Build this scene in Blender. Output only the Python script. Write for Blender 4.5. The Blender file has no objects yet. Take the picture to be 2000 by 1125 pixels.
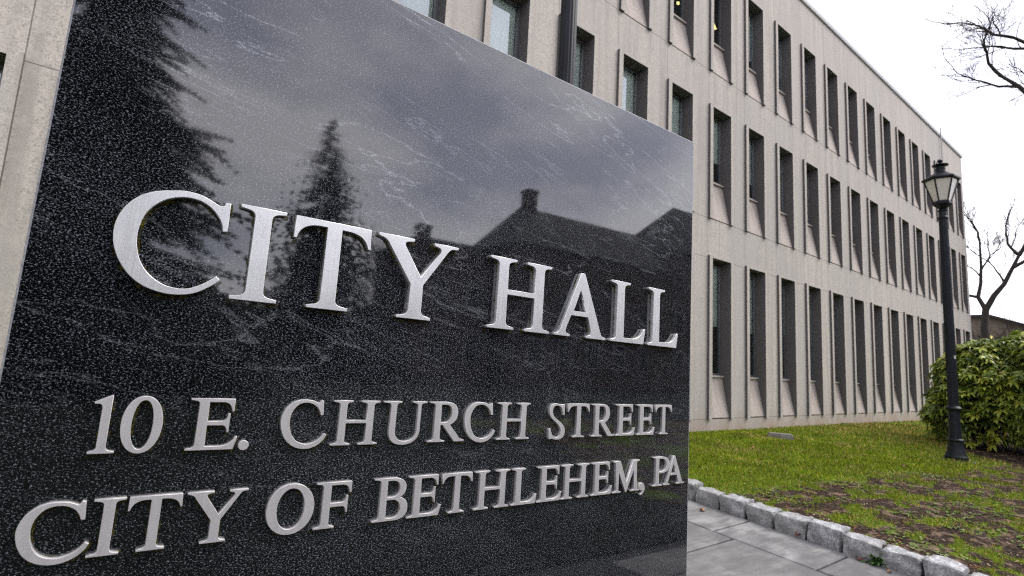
import bpy, bmesh, math, random
from mathutils import Vector, Matrix, noise, Quaternion
random.seed(11)
R = math.radians
scene = bpy.context.scene
COL = scene.collection

# ------------------------------------------------------------------ camera, sky, sun, exposure
cam_d = bpy.data.cameras.new('camera')
cam = bpy.data.objects.new('camera', cam_d)
COL.objects.link(cam)
scene.camera = cam
RIGHT = Vector((0.7872122, -0.6141275, 0.0560745)); UP = Vector((-0.1278013, -0.0735109, 0.9890718)); FWD = Vector((0.6032941, 0.7857757, 0.1363550))
cam.matrix_world = Matrix(((RIGHT.x, UP.x, -FWD.x, 0), (RIGHT.y, UP.y, -FWD.y, 0), (RIGHT.z, UP.z, -FWD.z, 0), (0, 0, 0, 1)))
cam_d.sensor_width = 36.0
cam_d.lens = 18.765
cam_d.clip_start = 0.05
cam_d.clip_end = 3000
cam_d.dof.use_dof = True
cam_d.dof.focus_distance = 1.68
cam_d.dof.aperture_fstop = 4.5

SUN_AZ, SUN_EL = 124.0, 50.0
world = bpy.data.worlds.new('World')
scene.world = world
world.use_nodes = True
wn = world.node_tree.nodes; wl = world.node_tree.links
wn.clear()
w_out = wn.new('ShaderNodeOutputWorld')
w_bg = wn.new('ShaderNodeBackground'); w_bg.inputs['Strength'].default_value = 0.1
w_sky = wn.new('ShaderNodeTexSky'); w_sky.sky_type = 'NISHITA'; w_sky.sun_disc = False
w_sky.sun_elevation = R(SUN_EL); w_sky.sun_rotation = R(SUN_AZ)
w_tc = wn.new('ShaderNodeTexCoord')
w_map = wn.new('ShaderNodeMapping'); w_map.inputs['Scale'].default_value = (1.0, 1.0, 2.2)
w_noi = wn.new('ShaderNodeTexNoise'); w_noi.inputs['Scale'].default_value = 2.1; w_noi.inputs['Detail'].default_value = 6; w_noi.inputs['Roughness'].default_value = 0.55
w_rmp = wn.new('ShaderNodeValToRGB')
w_rmp.color_ramp.elements[0].position = 0.38; w_rmp.color_ramp.elements[0].color = (0.62, 0.63, 0.78, 1)
w_rmp.color_ramp.elements[1].position = 0.57; w_rmp.color_ramp.elements[1].color = (1.15, 1.13, 1.20, 1)
w_mul = wn.new('ShaderNodeVectorMath'); w_mul.operation = 'SCALE'; w_mul.inputs['Scale'].default_value = 12.5
w_mix = wn.new('ShaderNodeMixRGB'); w_mix.inputs[0].default_value = 0.86
wl.new(w_tc.outputs['Generated'], w_map.inputs['Vector']); wl.new(w_map.outputs[0], w_noi.inputs['Vector'])
wl.new(w_noi.outputs['Fac'], w_rmp.inputs[0]); wl.new(w_rmp.outputs[0], w_mul.inputs[0])
wl.new(w_sky.outputs[0], w_mix.inputs[1]); wl.new(w_mul.outputs[0], w_mix.inputs[2])
# the overcast is brighter on the side of the hidden sun
w_dot = wn.new('ShaderNodeVectorMath'); w_dot.operation = 'DOT_PRODUCT'; w_dot.inputs[1].default_value = (0.74, -0.42, 0.53)
w_rng = wn.new('ShaderNodeMapRange'); w_rng.inputs[1].default_value = -0.8; w_rng.inputs[2].default_value = 0.9; w_rng.inputs[3].default_value = 0.36; w_rng.inputs[4].default_value = 1.22
w_gr = wn.new('ShaderNodeVectorMath'); w_gr.operation = 'SCALE'
wl.new(w_tc.outputs['Generated'], w_dot.inputs[0]); wl.new(w_dot.outputs['Value'], w_rng.inputs[0])
wl.new(w_mix.outputs[0], w_gr.inputs[0]); wl.new(w_rng.outputs[0], w_gr.inputs['Scale'])
wl.new(w_gr.outputs[0], w_bg.inputs['Color']); wl.new(w_bg.outputs[0], w_out.inputs[0])

sun_d = bpy.data.lights.new('sun', 'SUN'); sun_d.energy = 1.9; sun_d.angle = R(30); sun_d.color = (1.0, 0.955, 0.89)
sun = bpy.data.objects.new('sun', sun_d); COL.objects.link(sun)
SUNV = Vector((math.sin(R(SUN_AZ)) * math.cos(R(SUN_EL)), math.cos(R(SUN_AZ)) * math.cos(R(SUN_EL)), math.sin(R(SUN_EL))))
sun.rotation_euler = SUNV.to_track_quat('Z', 'Y').to_euler()

vs = scene.view_settings
vs.view_transform = 'Standard'; vs.look = 'None'; vs.exposure = 0.55; vs.gamma = 1.0; vs.use_curve_mapping = False
scene.cycles.max_bounces = 8; scene.cycles.transparent_max_bounces = 12
scene.cycles.use_denoising = False
scene.cycles.filter_width = 1.15

# ------------------------------------------------------------------ helpers
class MB:
    """collects verts and faces and links them as one mesh object"""
    def __init__(s): s.v = []; s.f = []; s.m = []; s.cur = 0
    def face(s, pts):
        b = len(s.v); s.v += [tuple(p) for p in pts]; s.f.append(tuple(range(b, b + len(pts)))); s.m.append(s.cur)
    def box(s, x0, x1, y0, y1, z0, z1, skip=''):
        b = len(s.v)
        s.v += [(x0,y0,z0),(x1,y0,z0),(x1,y1,z0),(x0,y1,z0),(x0,y0,z1),(x1,y0,z1),(x1,y1,z1),(x0,y1,z1)]
        for k, q in (('b',(0,3,2,1)),('t',(4,5,6,7)),('f',(0,1,5,4)),('r',(1,2,6,5)),('k',(2,3,7,6)),('l',(3,0,4,7))):
            if k not in skip: s.f.append(tuple(b + i for i in q)); s.m.append(s.cur)
    def tube(s, pts, rads, n=6, cap=True):
        rings = []; prev = None
        for i, p in enumerate(pts):
            p = Vector(p)
            d = (Vector(pts[min(i+1, len(pts)-1)]) - Vector(pts[max(i-1, 0)]))
            if d.length < 1e-9: d = Vector((0,0,1))
            d.normalize()
            a = prev if prev is not None else (Vector((1,0,0)) if abs(d.x) < .8 else Vector((0,1,0)))
            a = (a - d * a.dot(d)); a.normalize(); prev = a; c = d.cross(a)
            b = len(s.v)
            for k in range(n):
                t = 2*math.pi*k/n; s.v.append(tuple(p + (a*math.cos(t) + c*math.sin(t))*rads[i]))
            rings.append(b)
        for r0, r1 in zip(rings, rings[1:]):
            for k in range(n):
                s.f.append((r0+k, r0+(k+1) % n, r1+(k+1) % n, r1+k)); s.m.append(s.cur)
        if cap:
            s.f.append(tuple(rings[0]+k for k in reversed(range(n)))); s.m.append(s.cur)
            s.f.append(tuple(rings[-1]+k for k in range(n))); s.m.append(s.cur)
    def lathe(s, prof, n=24, c=(0,0,0), phase=0.0):
        rings = []
        for r, z in prof:
            b = len(s.v)
            for k in range(n):
                t = 2*math.pi*k/n + phase; s.v.append((c[0]+r*math.cos(t), c[1]+r*math.sin(t), c[2]+z))
            rings.append(b)
        for r0, r1 in zip(rings, rings[1:]):
            for k in range(n):
                s.f.append((r0+k, r0+(k+1) % n, r1+(k+1) % n, r1+k)); s.m.append(s.cur)
        s.f.append(tuple(rings[0]+k for k in reversed(range(n)))); s.m.append(s.cur)
        s.f.append(tuple(rings[-1]+k for k in range(n))); s.m.append(s.cur)
    def mesh(s, name, mats, smooth=False):
        me = bpy.data.meshes.new(name); me.from_pydata(s.v, [], s.f)
        for m in (mats if isinstance(mats, (list, tuple)) else [mats]): me.materials.append(m)
        me.polygons.foreach_set('material_index', s.m)
        if smooth: me.polygons.foreach_set('use_smooth', [True]*len(s.f))
        me.update(); return me
    def build(s, name, mats, parent=None, smooth=False, loc=None):
        return link(name, s.mesh(name, mats, smooth), parent, loc)

def link(name, data, parent=None, loc=None):
    o = bpy.data.objects.new(name, data); COL.objects.link(o)
    if parent: o.parent = parent
    if loc is not None: o.location = loc
    return o
def empty(name, loc=(0,0,0), rz=0.0):
    o = link(name, None, None, loc); o.rotation_euler = (0,0,rz); o.empty_display_size = .2; return o
def tag(o, label=None, cat=None, group=None, kind=None):
    if label: o['label'] = label
    if cat: o['category'] = cat
    if group: o['group'] = group
    if kind: o['kind'] = kind
    return o
def copy_tree(o, parent=None):
    c = o.copy(); COL.objects.link(c)
    if parent: c.parent = parent
    for ch in list(o.children): copy_tree(ch, c)
    return c
def smooth_by_angle(o, deg=35):
    me = o.data
    me.polygons.foreach_set('use_smooth', [True]*len(me.polygons))
    bm = bmesh.new(); bm.from_mesh(me)
    for e in bm.edges:
        if len(e.link_faces) == 2 and e.calc_face_angle(0) > R(deg): e.smooth = False
    bm.to_mesh(me); bm.free()

# ------------------------------------------------------------------ materials
class NT:
    def __init__(s, name):
        s.m = bpy.data.materials.new(name); s.m.use_nodes = True; s.t = s.m.node_tree; s.t.nodes.clear()
        s.out = s.n('ShaderNodeOutputMaterial')
    def n(s, typ, **kw):
        nd = s.t.nodes.new(typ)
        for k, v in kw.items(): setattr(nd, k, v)
        return nd
    def l(s, a, b): s.t.links.new(a, b)
    def setv(s, sock, v):
        if hasattr(v, 'is_linked') or hasattr(v, 'links'): s.l(v, sock)
        else: sock.default_value = v
    def coord(s, kind='Object', scale=None, rot=None, loc=None):
        o = s.n('ShaderNodeTexCoord').outputs[kind]
        if scale is None and rot is None and loc is None: return o
        mp = s.n('ShaderNodeMapping')
        if scale is not None: mp.inputs['Scale'].default_value = scale if isinstance(scale, tuple) else (scale,)*3
        if rot is not None: mp.inputs['Rotation'].default_value = rot
        if loc is not None: mp.inputs['Location'].default_value = loc
        s.l(o, mp.inputs[0]); return mp.outputs[0]
    def noise(s, vec, scale, detail=3, rough=.5, dist=0.0):
        nd = s.n('ShaderNodeTexNoise'); nd.inputs['Scale'].default_value = scale; nd.inputs['Detail'].default_value = detail
        nd.inputs['Roughness'].default_value = rough; nd.inputs['Distortion'].default_value = dist
        s.l(vec, nd.inputs['Vector']); return nd.outputs['Fac']
    def voro(s, vec, scale, feature='F1', out='Distance'):
        nd = s.n('ShaderNodeTexVoronoi', feature=feature); nd.inputs['Scale'].default_value = scale
        s.l(vec, nd.inputs['Vector']); return nd.outputs[out]
    def ramp(s, fac, stops, interp='LINEAR'):
        nd = s.n('ShaderNodeValToRGB'); cr = nd.color_ramp; cr.interpolation = interp
        while len(cr.elements) < len(stops): cr.elements.new(.5)
        for e, (p, c) in zip(cr.elements, stops):
            e.position = p; e.color = (c if isinstance(c, tuple) else (c, c, c)) + (1,)
        s.l(fac, nd.inputs[0]); return nd.outputs[0]
    def mix(s, fac, a, b, mode='MIX'):
        nd = s.n('ShaderNodeMixRGB', blend_type=mode)
        for sock, v in zip(nd.inputs, (fac, a, b)):
            if isinstance(v, tuple): v = v + (1,) if len(v) == 3 else v
            s.setv(sock, v)
        return nd.outputs[0]
    def math(s, op, a, b=0.0, c=0.0, clamp=False):
        nd = s.n('ShaderNodeMath', operation=op, use_clamp=clamp)
        for sock, v in zip(nd.inputs, (a, b, c)): s.setv(sock, v)
        return nd.outputs[0]
    def bump(s, h, strength=.3, dist=.01):
        nd = s.n('ShaderNodeBump'); nd.inputs['Strength'].default_value = strength; nd.inputs['Distance'].default_value = dist
        s.l(h, nd.inputs['Height']); return nd.outputs[0]
    def bsdf(s, color, rough=.6, metal=0.0, normal=None, spec=None, ior=None, **kw):
        p = s.n('ShaderNodeBsdfPrincipled')
        if isinstance(color, tuple): color = color + (1,)
        s.setv(p.inputs['Base Color'], color); s.setv(p.inputs['Roughness'], rough); s.setv(p.inputs['Metallic'], metal)
        if normal is not None: s.l(normal, p.inputs['Normal'])
        if spec is not None: p.inputs['Specular IOR Level'].default_value = spec
        if ior is not None: p.inputs['IOR'].default_value = ior
        for k, v in kw.items(): s.setv(p.inputs[k], v)
        s.l(p.outputs[0], s.out.inputs[0]); return p
def sepxyz(t, vec):
    nd = t.n('ShaderNodeSeparateXYZ'); t.l(vec, nd.inputs[0]); return nd.outputs

BAY = 1.5; FX0 = 9.9935; FW = 0.831; FL = 0.11; FD = 6.283; FP = 0.05; RD = 0.20
ROWS = ((-0.935, 2.467, -0.05), (3.277, 5.868, 4.21), (6.669, 9.246, 7.56))   # slot bottom, slot top, sill
ZBASE = -1.45; ZROOF = 10.64; XEND = 30.86; NB0 = -8; NB1 = 13

def mat_concrete(name, tint, joints=True, dark=1.0):
    t = NT(name); o = t.coord('Object'); x, y, z = sepxyz(t, o)
    fine = t.math('ADD', t.math('MULTIPLY', t.noise(o, 75, 2, .7), .55), t.math('MULTIPLY', t.noise(o, 34, 3, .7), .45)); mid = t.noise(o, 9, 4, .6)
    big = t.noise(t.coord('Object', (.55, .55, .16)), 1.5, 5, .6)
    streak = t.noise(t.coord('Object', (5.0, 5.0, .22)), 1.3, 4, .62)
    c = t.ramp(fine, [(.36, tuple(v*.55*dark for v in tint)), (.49, tuple(v*dark for v in tint)), (.63, tuple(min(.8, v*1.28*dark) for v in tint))])
    c = t.mix(t.ramp(streak, [(.44, 0.0), (.64, .8)]), c, tuple(v*.72*dark for v in (tint[0], tint[1]*1.0, tint[2]*1.02)))
    c = t.mix(t.ramp(big, [(.45, 0.0), (.62, .8)]), c, (tint[0]*.84*dark, tint[1]*.88*dark, tint[2]*.92*dark))
    c = t.mix(t.ramp(mid, [(.50, 0.0), (.72, .40)]), c, tuple(v*1.18*dark for v in tint))
    if joints:
        def cell(v): return t.math('FLOOR', v)
        cb = t.n('ShaderNodeCombineXYZ'); t.l(cell(t.math('DIVIDE', t.math('SUBTRACT', x, FX0 - BAY*20), BAY)), cb.inputs[0]); t.l(cell(t.math('DIVIDE', t.math('SUBTRACT', z, ROWS[0][0] - 3.4), 3.8)), cb.inputs[1])
        wn_ = t.n('ShaderNodeTexWhiteNoise', noise_dimensions='2D'); t.l(cb.outputs[0], wn_.inputs[0])
        c = t.mix(t.math('MULTIPLY', wn_.outputs['Value'], .34), c, (tint[0]*.80, tint[1]*.82, tint[2]*.86))
        def line(val, half):   # 1 on the joint
            return t.math('LESS_THAN', t.math('ABSOLUTE', val), half)
        u = t.math('DIVIDE', t.math('SUBTRACT', x, FX0 - BAY*20), BAY)
        fr = t.math('SUBTRACT', t.math('FRACT', t.math('ADD', u, .5)), .5)
        j = line(fr, .0035)
        u2 = t.math('DIVIDE', t.math('SUBTRACT', x, FX0 + FW + FL - BAY*20), BAY)
        fr2 = t.math('SUBTRACT', t.math('FRACT', t.math('ADD', u2, .5)), .5)
        j = t.math('MAXIMUM', j, t.math('MULTIPLY', line(fr2, .0025), .5))
        j = t.math('MAXIMUM', j, line(t.math('SUBTRACT', x, FX0 - 12 + FW + FL + .25), .006))
        for zz in (ROWS[0][0], ROWS[1][0], ROWS[2][0], ROWS[0][1]-.05):
            j = t.math('MAXIMUM', j, line(t.math('SUBTRACT', z, zz), .006))
        c = t.mix(t.math('MULTIPLY', j, .65), c, (.07, .06, .055))
        # soil splash and rust-brown staining on the base course
        low = t.math('SUBTRACT', 1.0, t.math('DIVIDE', t.math('ADD', z, 1.22), .5, clamp=True), clamp=True)
        st = t.noise(t.coord('Object', (1.6, 1.6, .5)), 1.4, 4, .6)
        c = t.mix(t.math('MULTIPLY', low, t.ramp(st, [(.35, .25), (.65, .9)])), c, (.33, .235, .175))
    b = t.bump(fine, .25, .004)
    t.bsdf(c, .88, normal=b, spec=.3); return t.m

M = {}
M['concrete'] = mat_concrete('precast_concrete', (.495, .450, .400))
M['surround'] = mat_concrete('surround_concrete', (.49, .447, .40), joints=False)
M['shaded_side'] = mat_concrete('shaded_side_concrete', (.135, .122, .122), joints=False)  # surround concrete darkened so the side faces look shaded
M['tan'] = mat_concrete('tan_panel', (.445, .39, .35), joints=False)
def simple(name, col, rough=.5, metal=0.0, nscale=None, amt=.25, spec=None, bump=0.0):
    t = NT(name)
    if nscale:
        f = t.noise(t.coord('Object'), nscale, 4, .6)
        c = t.ramp(f, [(.3, tuple(v*(1-amt) for v in col)), (.7, tuple(min(1, v*(1+amt)) for v in col))])
        t.bsdf(c, rough, metal, spec=spec, normal=t.bump(f, bump, .01) if bump else None)
    else: t.bsdf(col, rough, metal, spec=spec)
    return t.m
M['winframe'] = simple('window_metal', (.20, .20, .205), .42, .6)
M['dark_room'] = simple('dark_interior', (.015, .016, .018), .9)
M['blind'] = simple('blind_fabric', (.82, .85, .78), .85, nscale=3, amt=.05)
M['coping'] = simple('coping_metal', (.46, .47, .49), .6, 0.0)
M['lamp_iron'] = simple('lamp_paint', (.010, .012, .018), .46, 0.0, nscale=9, amt=.4, spec=.28)
t = NT('lamp_glass'); t.bsdf((.80, .75, .69), .25, spec=.5); M['lamp_glass'] = t.m
# thin window glass
t = NT('window_glass')
fr = t.n('ShaderNodeFresnel'); fr.inputs['IOR'].default_value = 1.55
gl = t.n('ShaderNodeBsdfGlossy'); gl.inputs['Roughness'].default_value = .015; gl.inputs['Color'].default_value = (.9, .95, 1, 1)
tr = t.n('ShaderNodeBsdfTransparent'); tr.inputs['Color'].default_value = (.88, .93, .91, 1)
mx = t.n('ShaderNodeMixShader'); fm = t.math('ADD', fr.outputs[0], .13, clamp=True)
t.l(fm, mx.inputs[0]); t.l(tr.outputs[0], mx.inputs[1]); t.l(gl.outputs[0], mx.inputs[2]); t.l(mx.outputs[0], t.out.inputs[0])
M['glass'] = t.m
def emis(name, col, s):
    t = NT(name); e = t.n('ShaderNodeEmission'); e.inputs[0].default_value = col + (1,); e.inputs[1].default_value = s
    t.l(e.outputs[0], t.out.inputs[0]); return t.m
M['lit'] = emis('lit_tube', (1.0, .80, .30), 1.3)

# polished black granite with pale flecks and drifting veins
t = NT('polished_granite')
o = t.coord('Object'); gx_, gy_, gz_ = sepxyz(t, o)
def skew(deg, su, sv, off=0.0):
    """sign-plane coordinates turned so that lines of constant v run down to the right by deg"""
    ca, sa = math.cos(R(deg)), math.sin(R(deg))
    u = t.math('SUBTRACT', t.math('MULTIPLY', gx_, ca*su), t.math('MULTIPLY', gz_, sa*su))
    v = t.math('ADD', t.math('MULTIPLY', gx_, sa*sv), t.math('MULTIPLY', gz_, ca*sv))
    cb = t.n('ShaderNodeCombineXYZ'); t.l(u, cb.inputs[0]); t.l(v, cb.inputs[2]); cb.inputs[1].default_value = off
    return cb.outputs[0]
fl1 = t.noise(skew(8, 1.0, 1.7), 205, 3, .70)
fl2 = t.noise(skew(-30, 1.0, 1.5, 3.0), 330, 2, .6)
cl = t.noise(skew(17, 1.0, 2.8, 1.0), 3.0, 5, .62, .4)
cl2 = t.noise(skew(14, 1.0, 1.4, 5.0), 1.1, 3, .5)
clouds = t.ramp(t.math('ADD', t.math('MULTIPLY', cl, .5), t.math('MULTIPLY', cl2, .5)), [(.36, 0.0), (.68, 1.0)])
thr = t.math('MULTIPLY', clouds, .034)
f1 = t.ramp(t.math('ADD', fl1, t.math('SUBTRACT', thr, .035)), [(.546, 0.0), (.602, 1.0)])
f2 = t.ramp(t.math('ADD', fl2, t.math('SUBTRACT', thr, .035)), [(.595, 0.0), (.66, 1.0)])
def veins(freq, off, width):
    vb = t.noise(skew(13, .60, 3.1, off), freq, 5, .56, .45)
    return t.ramp(t.math('ABSOLUTE', t.math('SUBTRACT', vb, .5)), [(.0, 1.0), (width*.35, .5), (width, 0.0)])
gate = t.ramp(t.noise(skew(19, .9, 1.2, 8.0), 2.3, 3, .5), [(.38, 0.0), (.56, 1.0)])
upper = t.math('ADD', t.math('MULTIPLY', gz_, .75), .42, clamp=True)
vein = t.math('MULTIPLY', t.math('MAXIMUM', veins(1.5, .3, .0070), t.math('MULTIPLY', veins(2.4, 4.0, .0065), .55)), gate)
vk = t.ramp(t.noise(o, 210, 2, .65), [(.43, 0.0), (.56, 1.0)])
vein = t.math('MULTIPLY', t.math('MULTIPLY', vein, vk), upper)
col = t.mix(t.math('MULTIPLY', f1, .9), (.0028, .0030, .0040), (.245, .265, .305))
col = t.mix(t.math('MULTIPLY', f2, .75), col, (.24, .26, .29))
col = t.mix(t.math('MULTIPLY', vein, .75), col, (.42, .44, .48))
rgh = t.ramp(t.noise(o, 5, 3, .5), [(.3, .022), (.75, .05)])
t.bsdf(col, rgh, spec=.5, ior=1.98); M['granite'] = t.m
M['granite_edge'] = simple('granite_highlight_edge', (.33, .33, .35), .7, nscale=180, amt=.4)  # pale edge colour, paints the highlight along the slab's bevel

def mat_letter(name, base, rough, metal):
    t = NT(name)
    br = t.noise(t.coord('Object', (260, 1, 5)), 1.0, 3, .6)
    sm = t.noise(t.coord('Object'), 14, 4, .6)
    c = t.mix(t.ramp(sm, [(.4, 0.0), (.72, .55)]), base, tuple(v*.74 for v in base))
    c = t.mix(t.ramp(t.noise(t.coord('Object', (70, 1, 1.2)), 1.0, 4, .65), [(.36, .0), (.66, .18)]), c, tuple(v*.66 for v in base))
    dirt = t.noise(t.coord('Object', (1, 1, .35)), 60, 3, .6)
    c = t.mix(t.ramp(dirt, [(.63, 0.0), (.75, .35)]), c, tuple(v*.45 for v in base))
    rr = t.math('ADD', t.math('MULTIPLY', br, .16), rough - .08)
    t.bsdf(c, rr, metal, normal=t.bump(br, .06, .002)); return t.m
M['letter'] = mat_letter('brushed_steel', (.90, .90, .905), .36, .68)
M['letter_dull'] = mat_letter('dull_steel', (.64, .625, .62), .46, .45)
M['grime'] = simple('green_grime', (.075, .07, .022), .95, nscale=60, amt=.5)

t = NT('kerb_granite'); o = t.coord('Object'); f = t.noise(o, 70, 3, .7); g = t.noise(o, 11, 4, .6)
oi = t.n('ShaderNodeObjectInfo').outputs['Random']
c = t.ramp(f, [(.32, (.20, .205, .215)), (.5, (.52, .525, .54)), (.7, (.80, .805, .82))])
c = t.mix(t.ramp(g, [(.36, .0), (.58, .8)]), c, (.165, .165, .17))
c = t.mix(t.ramp(oi, [(.0, .0), (1.0, .5)]), c, (.25, .245, .22))
t.bsdf(c, .85, normal=t.bump(t.math('ADD', f, g), .6, .01), spec=.3); M['kerb'] = t.m

t = NT('bluestone_slab'); o = t.coord('Object')
a = t.noise(o, 2.6, 5, .62, .6); b = t.noise(o, 90, 3, .6); d = t.noise(t.coord('Object', (1.6, 6, 1), rot=(0,0,R(25))), 2.2, 5, .6)
c = t.ramp(a, [(.30, (.115, .113, .113)), (.48, (.222, .219, .216)), (.64, (.355, .35, .345))])
c = t.mix(t.ramp(d, [(.43, 0.0), (.62, .8)]), c, (.115, .112, .113))
c = t.mix(t.ramp(b, [(.35, .35), (.7, 0.0)]), c, (.16, .158, .155))
oi = t.n('ShaderNodeAttribute', attribute_name='tone').outputs['Fac']
c = t.mix(t.math('MULTIPLY', oi, .75), c, (.125, .122, .12))
t.bsdf(c, .78, normal=t.bump(t.math('ADD', t.math('MULTIPLY', a, 1.5), t.math('MULTIPLY', b, .3)), .35, .01), spec=.35); M['slab'] = t.m
t = NT('joint_soil'); o = t.coord('Object'); a = t.noise(o, 8, 4, .6)
t.bsdf(t.ramp(a, [(.4, (.018, .015, .012)), (.56, (.03, .026, .015)), (.66, (.045, .075, .012))]), .95, normal=t.bump(t.noise(o, 60, 3, .6), .7, .01), spec=.1); M['joint'] = t.m

t = NT('lawn_ground'); o = t.coord('Object'); a = t.noise(o, 2.2, 5, .6); b = t.noise(o, 38, 4, .7); d = t.noise(o, 7, 4, .65)
soil = t.ramp(b, [(.30, (.008, .005, .004)), (.5, (.032, .021, .015)), (.72, (.15, .105, .075))])
soil = t.mix(t.ramp(d, [(.53, 0.0), (.62, .6)]), soil, (.33, .23, .165))
moss = t.ramp(b, [(.3, (.025, .045, .005)), (.55, (.12, .175, .012)), (.75, (.25, .28, .03))])
gr = t.n('ShaderNodeAttribute', attribute_name='green').outputs['Fac']
f = t.math('ADD', gr, t.math('MULTIPLY', t.math('SUBTRACT', d, .5), 1.3))
c = t.mix(t.ramp(f, [(.42, 0.0), (.58, 1.0)]), soil, moss)
t.bsdf(c, .95, normal=t.bump(t.math('ADD', b, d), .8, .03), spec=.1); M['lawn'] = t.m
t = NT('grass_blade')
at = t.n('ShaderNodeAttribute', attribute_name='tone').outputs['Color']
t.bsdf(at, .8, spec=.08); M['blade'] = t.m
def mat_leaf(name, trans=.2, rough=.34, spec=.4):
    t = NT(name); at = t.n('ShaderNodeAttribute', attribute_name='tone').outputs['Color']
    p = t.bsdf(at, rough, spec=spec)
    tl = t.n('ShaderNodeBsdfTranslucent'); t.l(at, tl.inputs[0]); mx = t.n('ShaderNodeMixShader'); mx.inputs[0].default_value = trans
    t.l(p.outputs[0], mx.inputs[1]); t.l(tl.outputs[0], mx.inputs[2]); t.l(mx.outputs[0], t.out.inputs[0]); return t.m
M['leaf'] = mat_leaf('leathery_leaf'); M['needle'] = mat_leaf('conifer_needles', .1, .7, .2)
M['bark'] = simple('dark_bark', (.045, .037, .032), .9, nscale=14, amt=.5, bump=.6)
M['dryleaf'] = simple('dry_leaf', (.36, .17, .08), .7, nscale=30, amt=.4)
M['redleaf'] = simple('red_brown_leaf', (.12, .035, .02), .7, nscale=30, amt=.4)
M['street'] = simple('asphalt', (.018, .018, .019), .9, nscale=25, amt=.3)
M['brick'] = simple('house_brick', (.075, .048, .038), .9, nscale=6, amt=.35)
M['roof'] = simple('slate_roof', (.032, .032, .036), .85, nscale=5, amt=.35)
M['far_brown'] = simple('far_stucco', (.20, .165, .14), .9, nscale=3, amt=.2)
M['stone'] = simple('flat_stone', (.21, .195, .18), .85, nscale=20, amt=.35, bump=.4)
M['white_label'] = simple('white_sticker', (.75, .75, .75), .5)
M['plantgreen'] = simple('houseplant_leaf', (.08, .20, .04), .5)
M['dark_sheet'] = simple('near_black_sheet', (.011, .014, .009), .95, nscale=7, amt=.7, spec=.1)  # near-black tone for the added sheet that darkens the reflection

# ------------------------------------------------------------------ terrain
def smst(a, b, x):
    t = max(0.0, min(1.0, (x-a)/(b-a))); return t*t*(3-2*t)
def zpath(y): return -1.30 + .058*(y-2.3)
def lawn_z(x, y):
    if x < 4.88: return zpath(y) - .05
    k = max(zpath(y) + .115, -1.45)
    far = -1.185 - .0035*(x-9)
    if y < 0: far -= .03*(-y)
    z = k + (far-k)*smst(5.0, 8.2, x)
    z += .05*noise.noise((x*.55, y*.55, 1.0)) * smst(5.0, 6.5, x)*(1-smst(5.2, 6.2, y)*.7)
    z -= .10*math.exp(-((x-12.3)**2/9 + (y-2.4)**2/5))
    z += .018*noise.noise((x*2.3, y*2.3, 5.0)) + .012*noise.noise((x*6.1, y*6.1, 7.0))
    return z
def green_at(x, y):
    """1 on the dense lawn, falling to 0 on the bare ground beside the kerb and under the shrub"""
    yb = 2.92 - .085*(x-5.4) if x < 14 else 2.4
    g = smst(-.42, .30, y - yb)
    bx, by = 15.9, 1.3
    r = math.hypot((x-bx)/2.9, (y-by)/2.2)
    g *= smst(.9, 1.12, r)
    g = max(g, .20 + .54*smst(-.10, .34, .8*noise.noise((x*1.9+3, y*3.2, 9.0)) + .65*noise.noise((x*6.5, y*9.5, 4.0))) if r > 1.15 else 0)
    if r < 1.15: g = min(g, smst(.95, 1.2, r))
    return g

gm = MB(); gm.box(-260, 460, -300, 320, -2.4, -1.75)
tag(gm.build('ground', M['street']), kind='structure')
gc = MB(); gc.face([(-60, -60, -1.43), (90, -60, -1.43), (90, -.4, -1.43), (-60, -.4, -1.43)])  # added sheet, keeps the brighter street out of the sign's reflection
tag(gc.build('added_dark_sheet', M['dark_sheet']), 'added near-black sheet in front of the sign that darkens its reflection', 'dark sheet', kind='stuff')
# lawn sheet: fine near the kerb, coarser farther off
def sheet(name, xs, ys, zf, mat, attr=None):
    v = [(x, y, zf(x, y)) for y in ys for x in xs]; nx = len(xs)
    f = [(j*nx+i, j*nx+i+1, (j+1)*nx+i+1, (j+1)*nx+i) for j in range(len(ys)-1) for i in range(nx-1)]
    me = bpy.data.meshes.new(name); me.from_pydata(v, [], f); me.materials.append(mat)
    me.polygons.foreach_set('use_smooth', [True]*len(f))
    if attr:
        a = me.attributes.new('green', 'FLOAT', 'POINT'); a.data.foreach_set('value', [attr(p[0], p[1]) for p in v])
    return link(name, me)
def grade(a, b, s0, g):
    out = [a]; s = s0
    while out[-1] < b: out.append(out[-1]+s); s *= g
    out[-1] = b; return out
xs = [4.855] + grade(4.90, 60.0, .05, 1.012); ys = [-9+.5*i for i in range(18)] + grade(0.0, 6.30, .05, 1.004)
tag(sheet('lawn', xs, ys, lawn_z, M['lawn'], green_at), kind='structure')
# lawn on the other side of the path, mostly behind the sign
tag(sheet('lawn', [-12+.4*i for i in range(38)] + [3.14], [1.75+.4*i for i in range(12)] + [6.30], lambda x, y: max(zpath(y), -1.6) + .03 + .02*noise.noise((x, y, 2)), M['lawn'], lambda x, y: 1.0), kind='structure')
sw = MB(); sw.box(-14, 40, -12, 1.2, -1.74, -1.45); tag(sw.build('sidewalk', M['street']), kind='structure')

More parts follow.
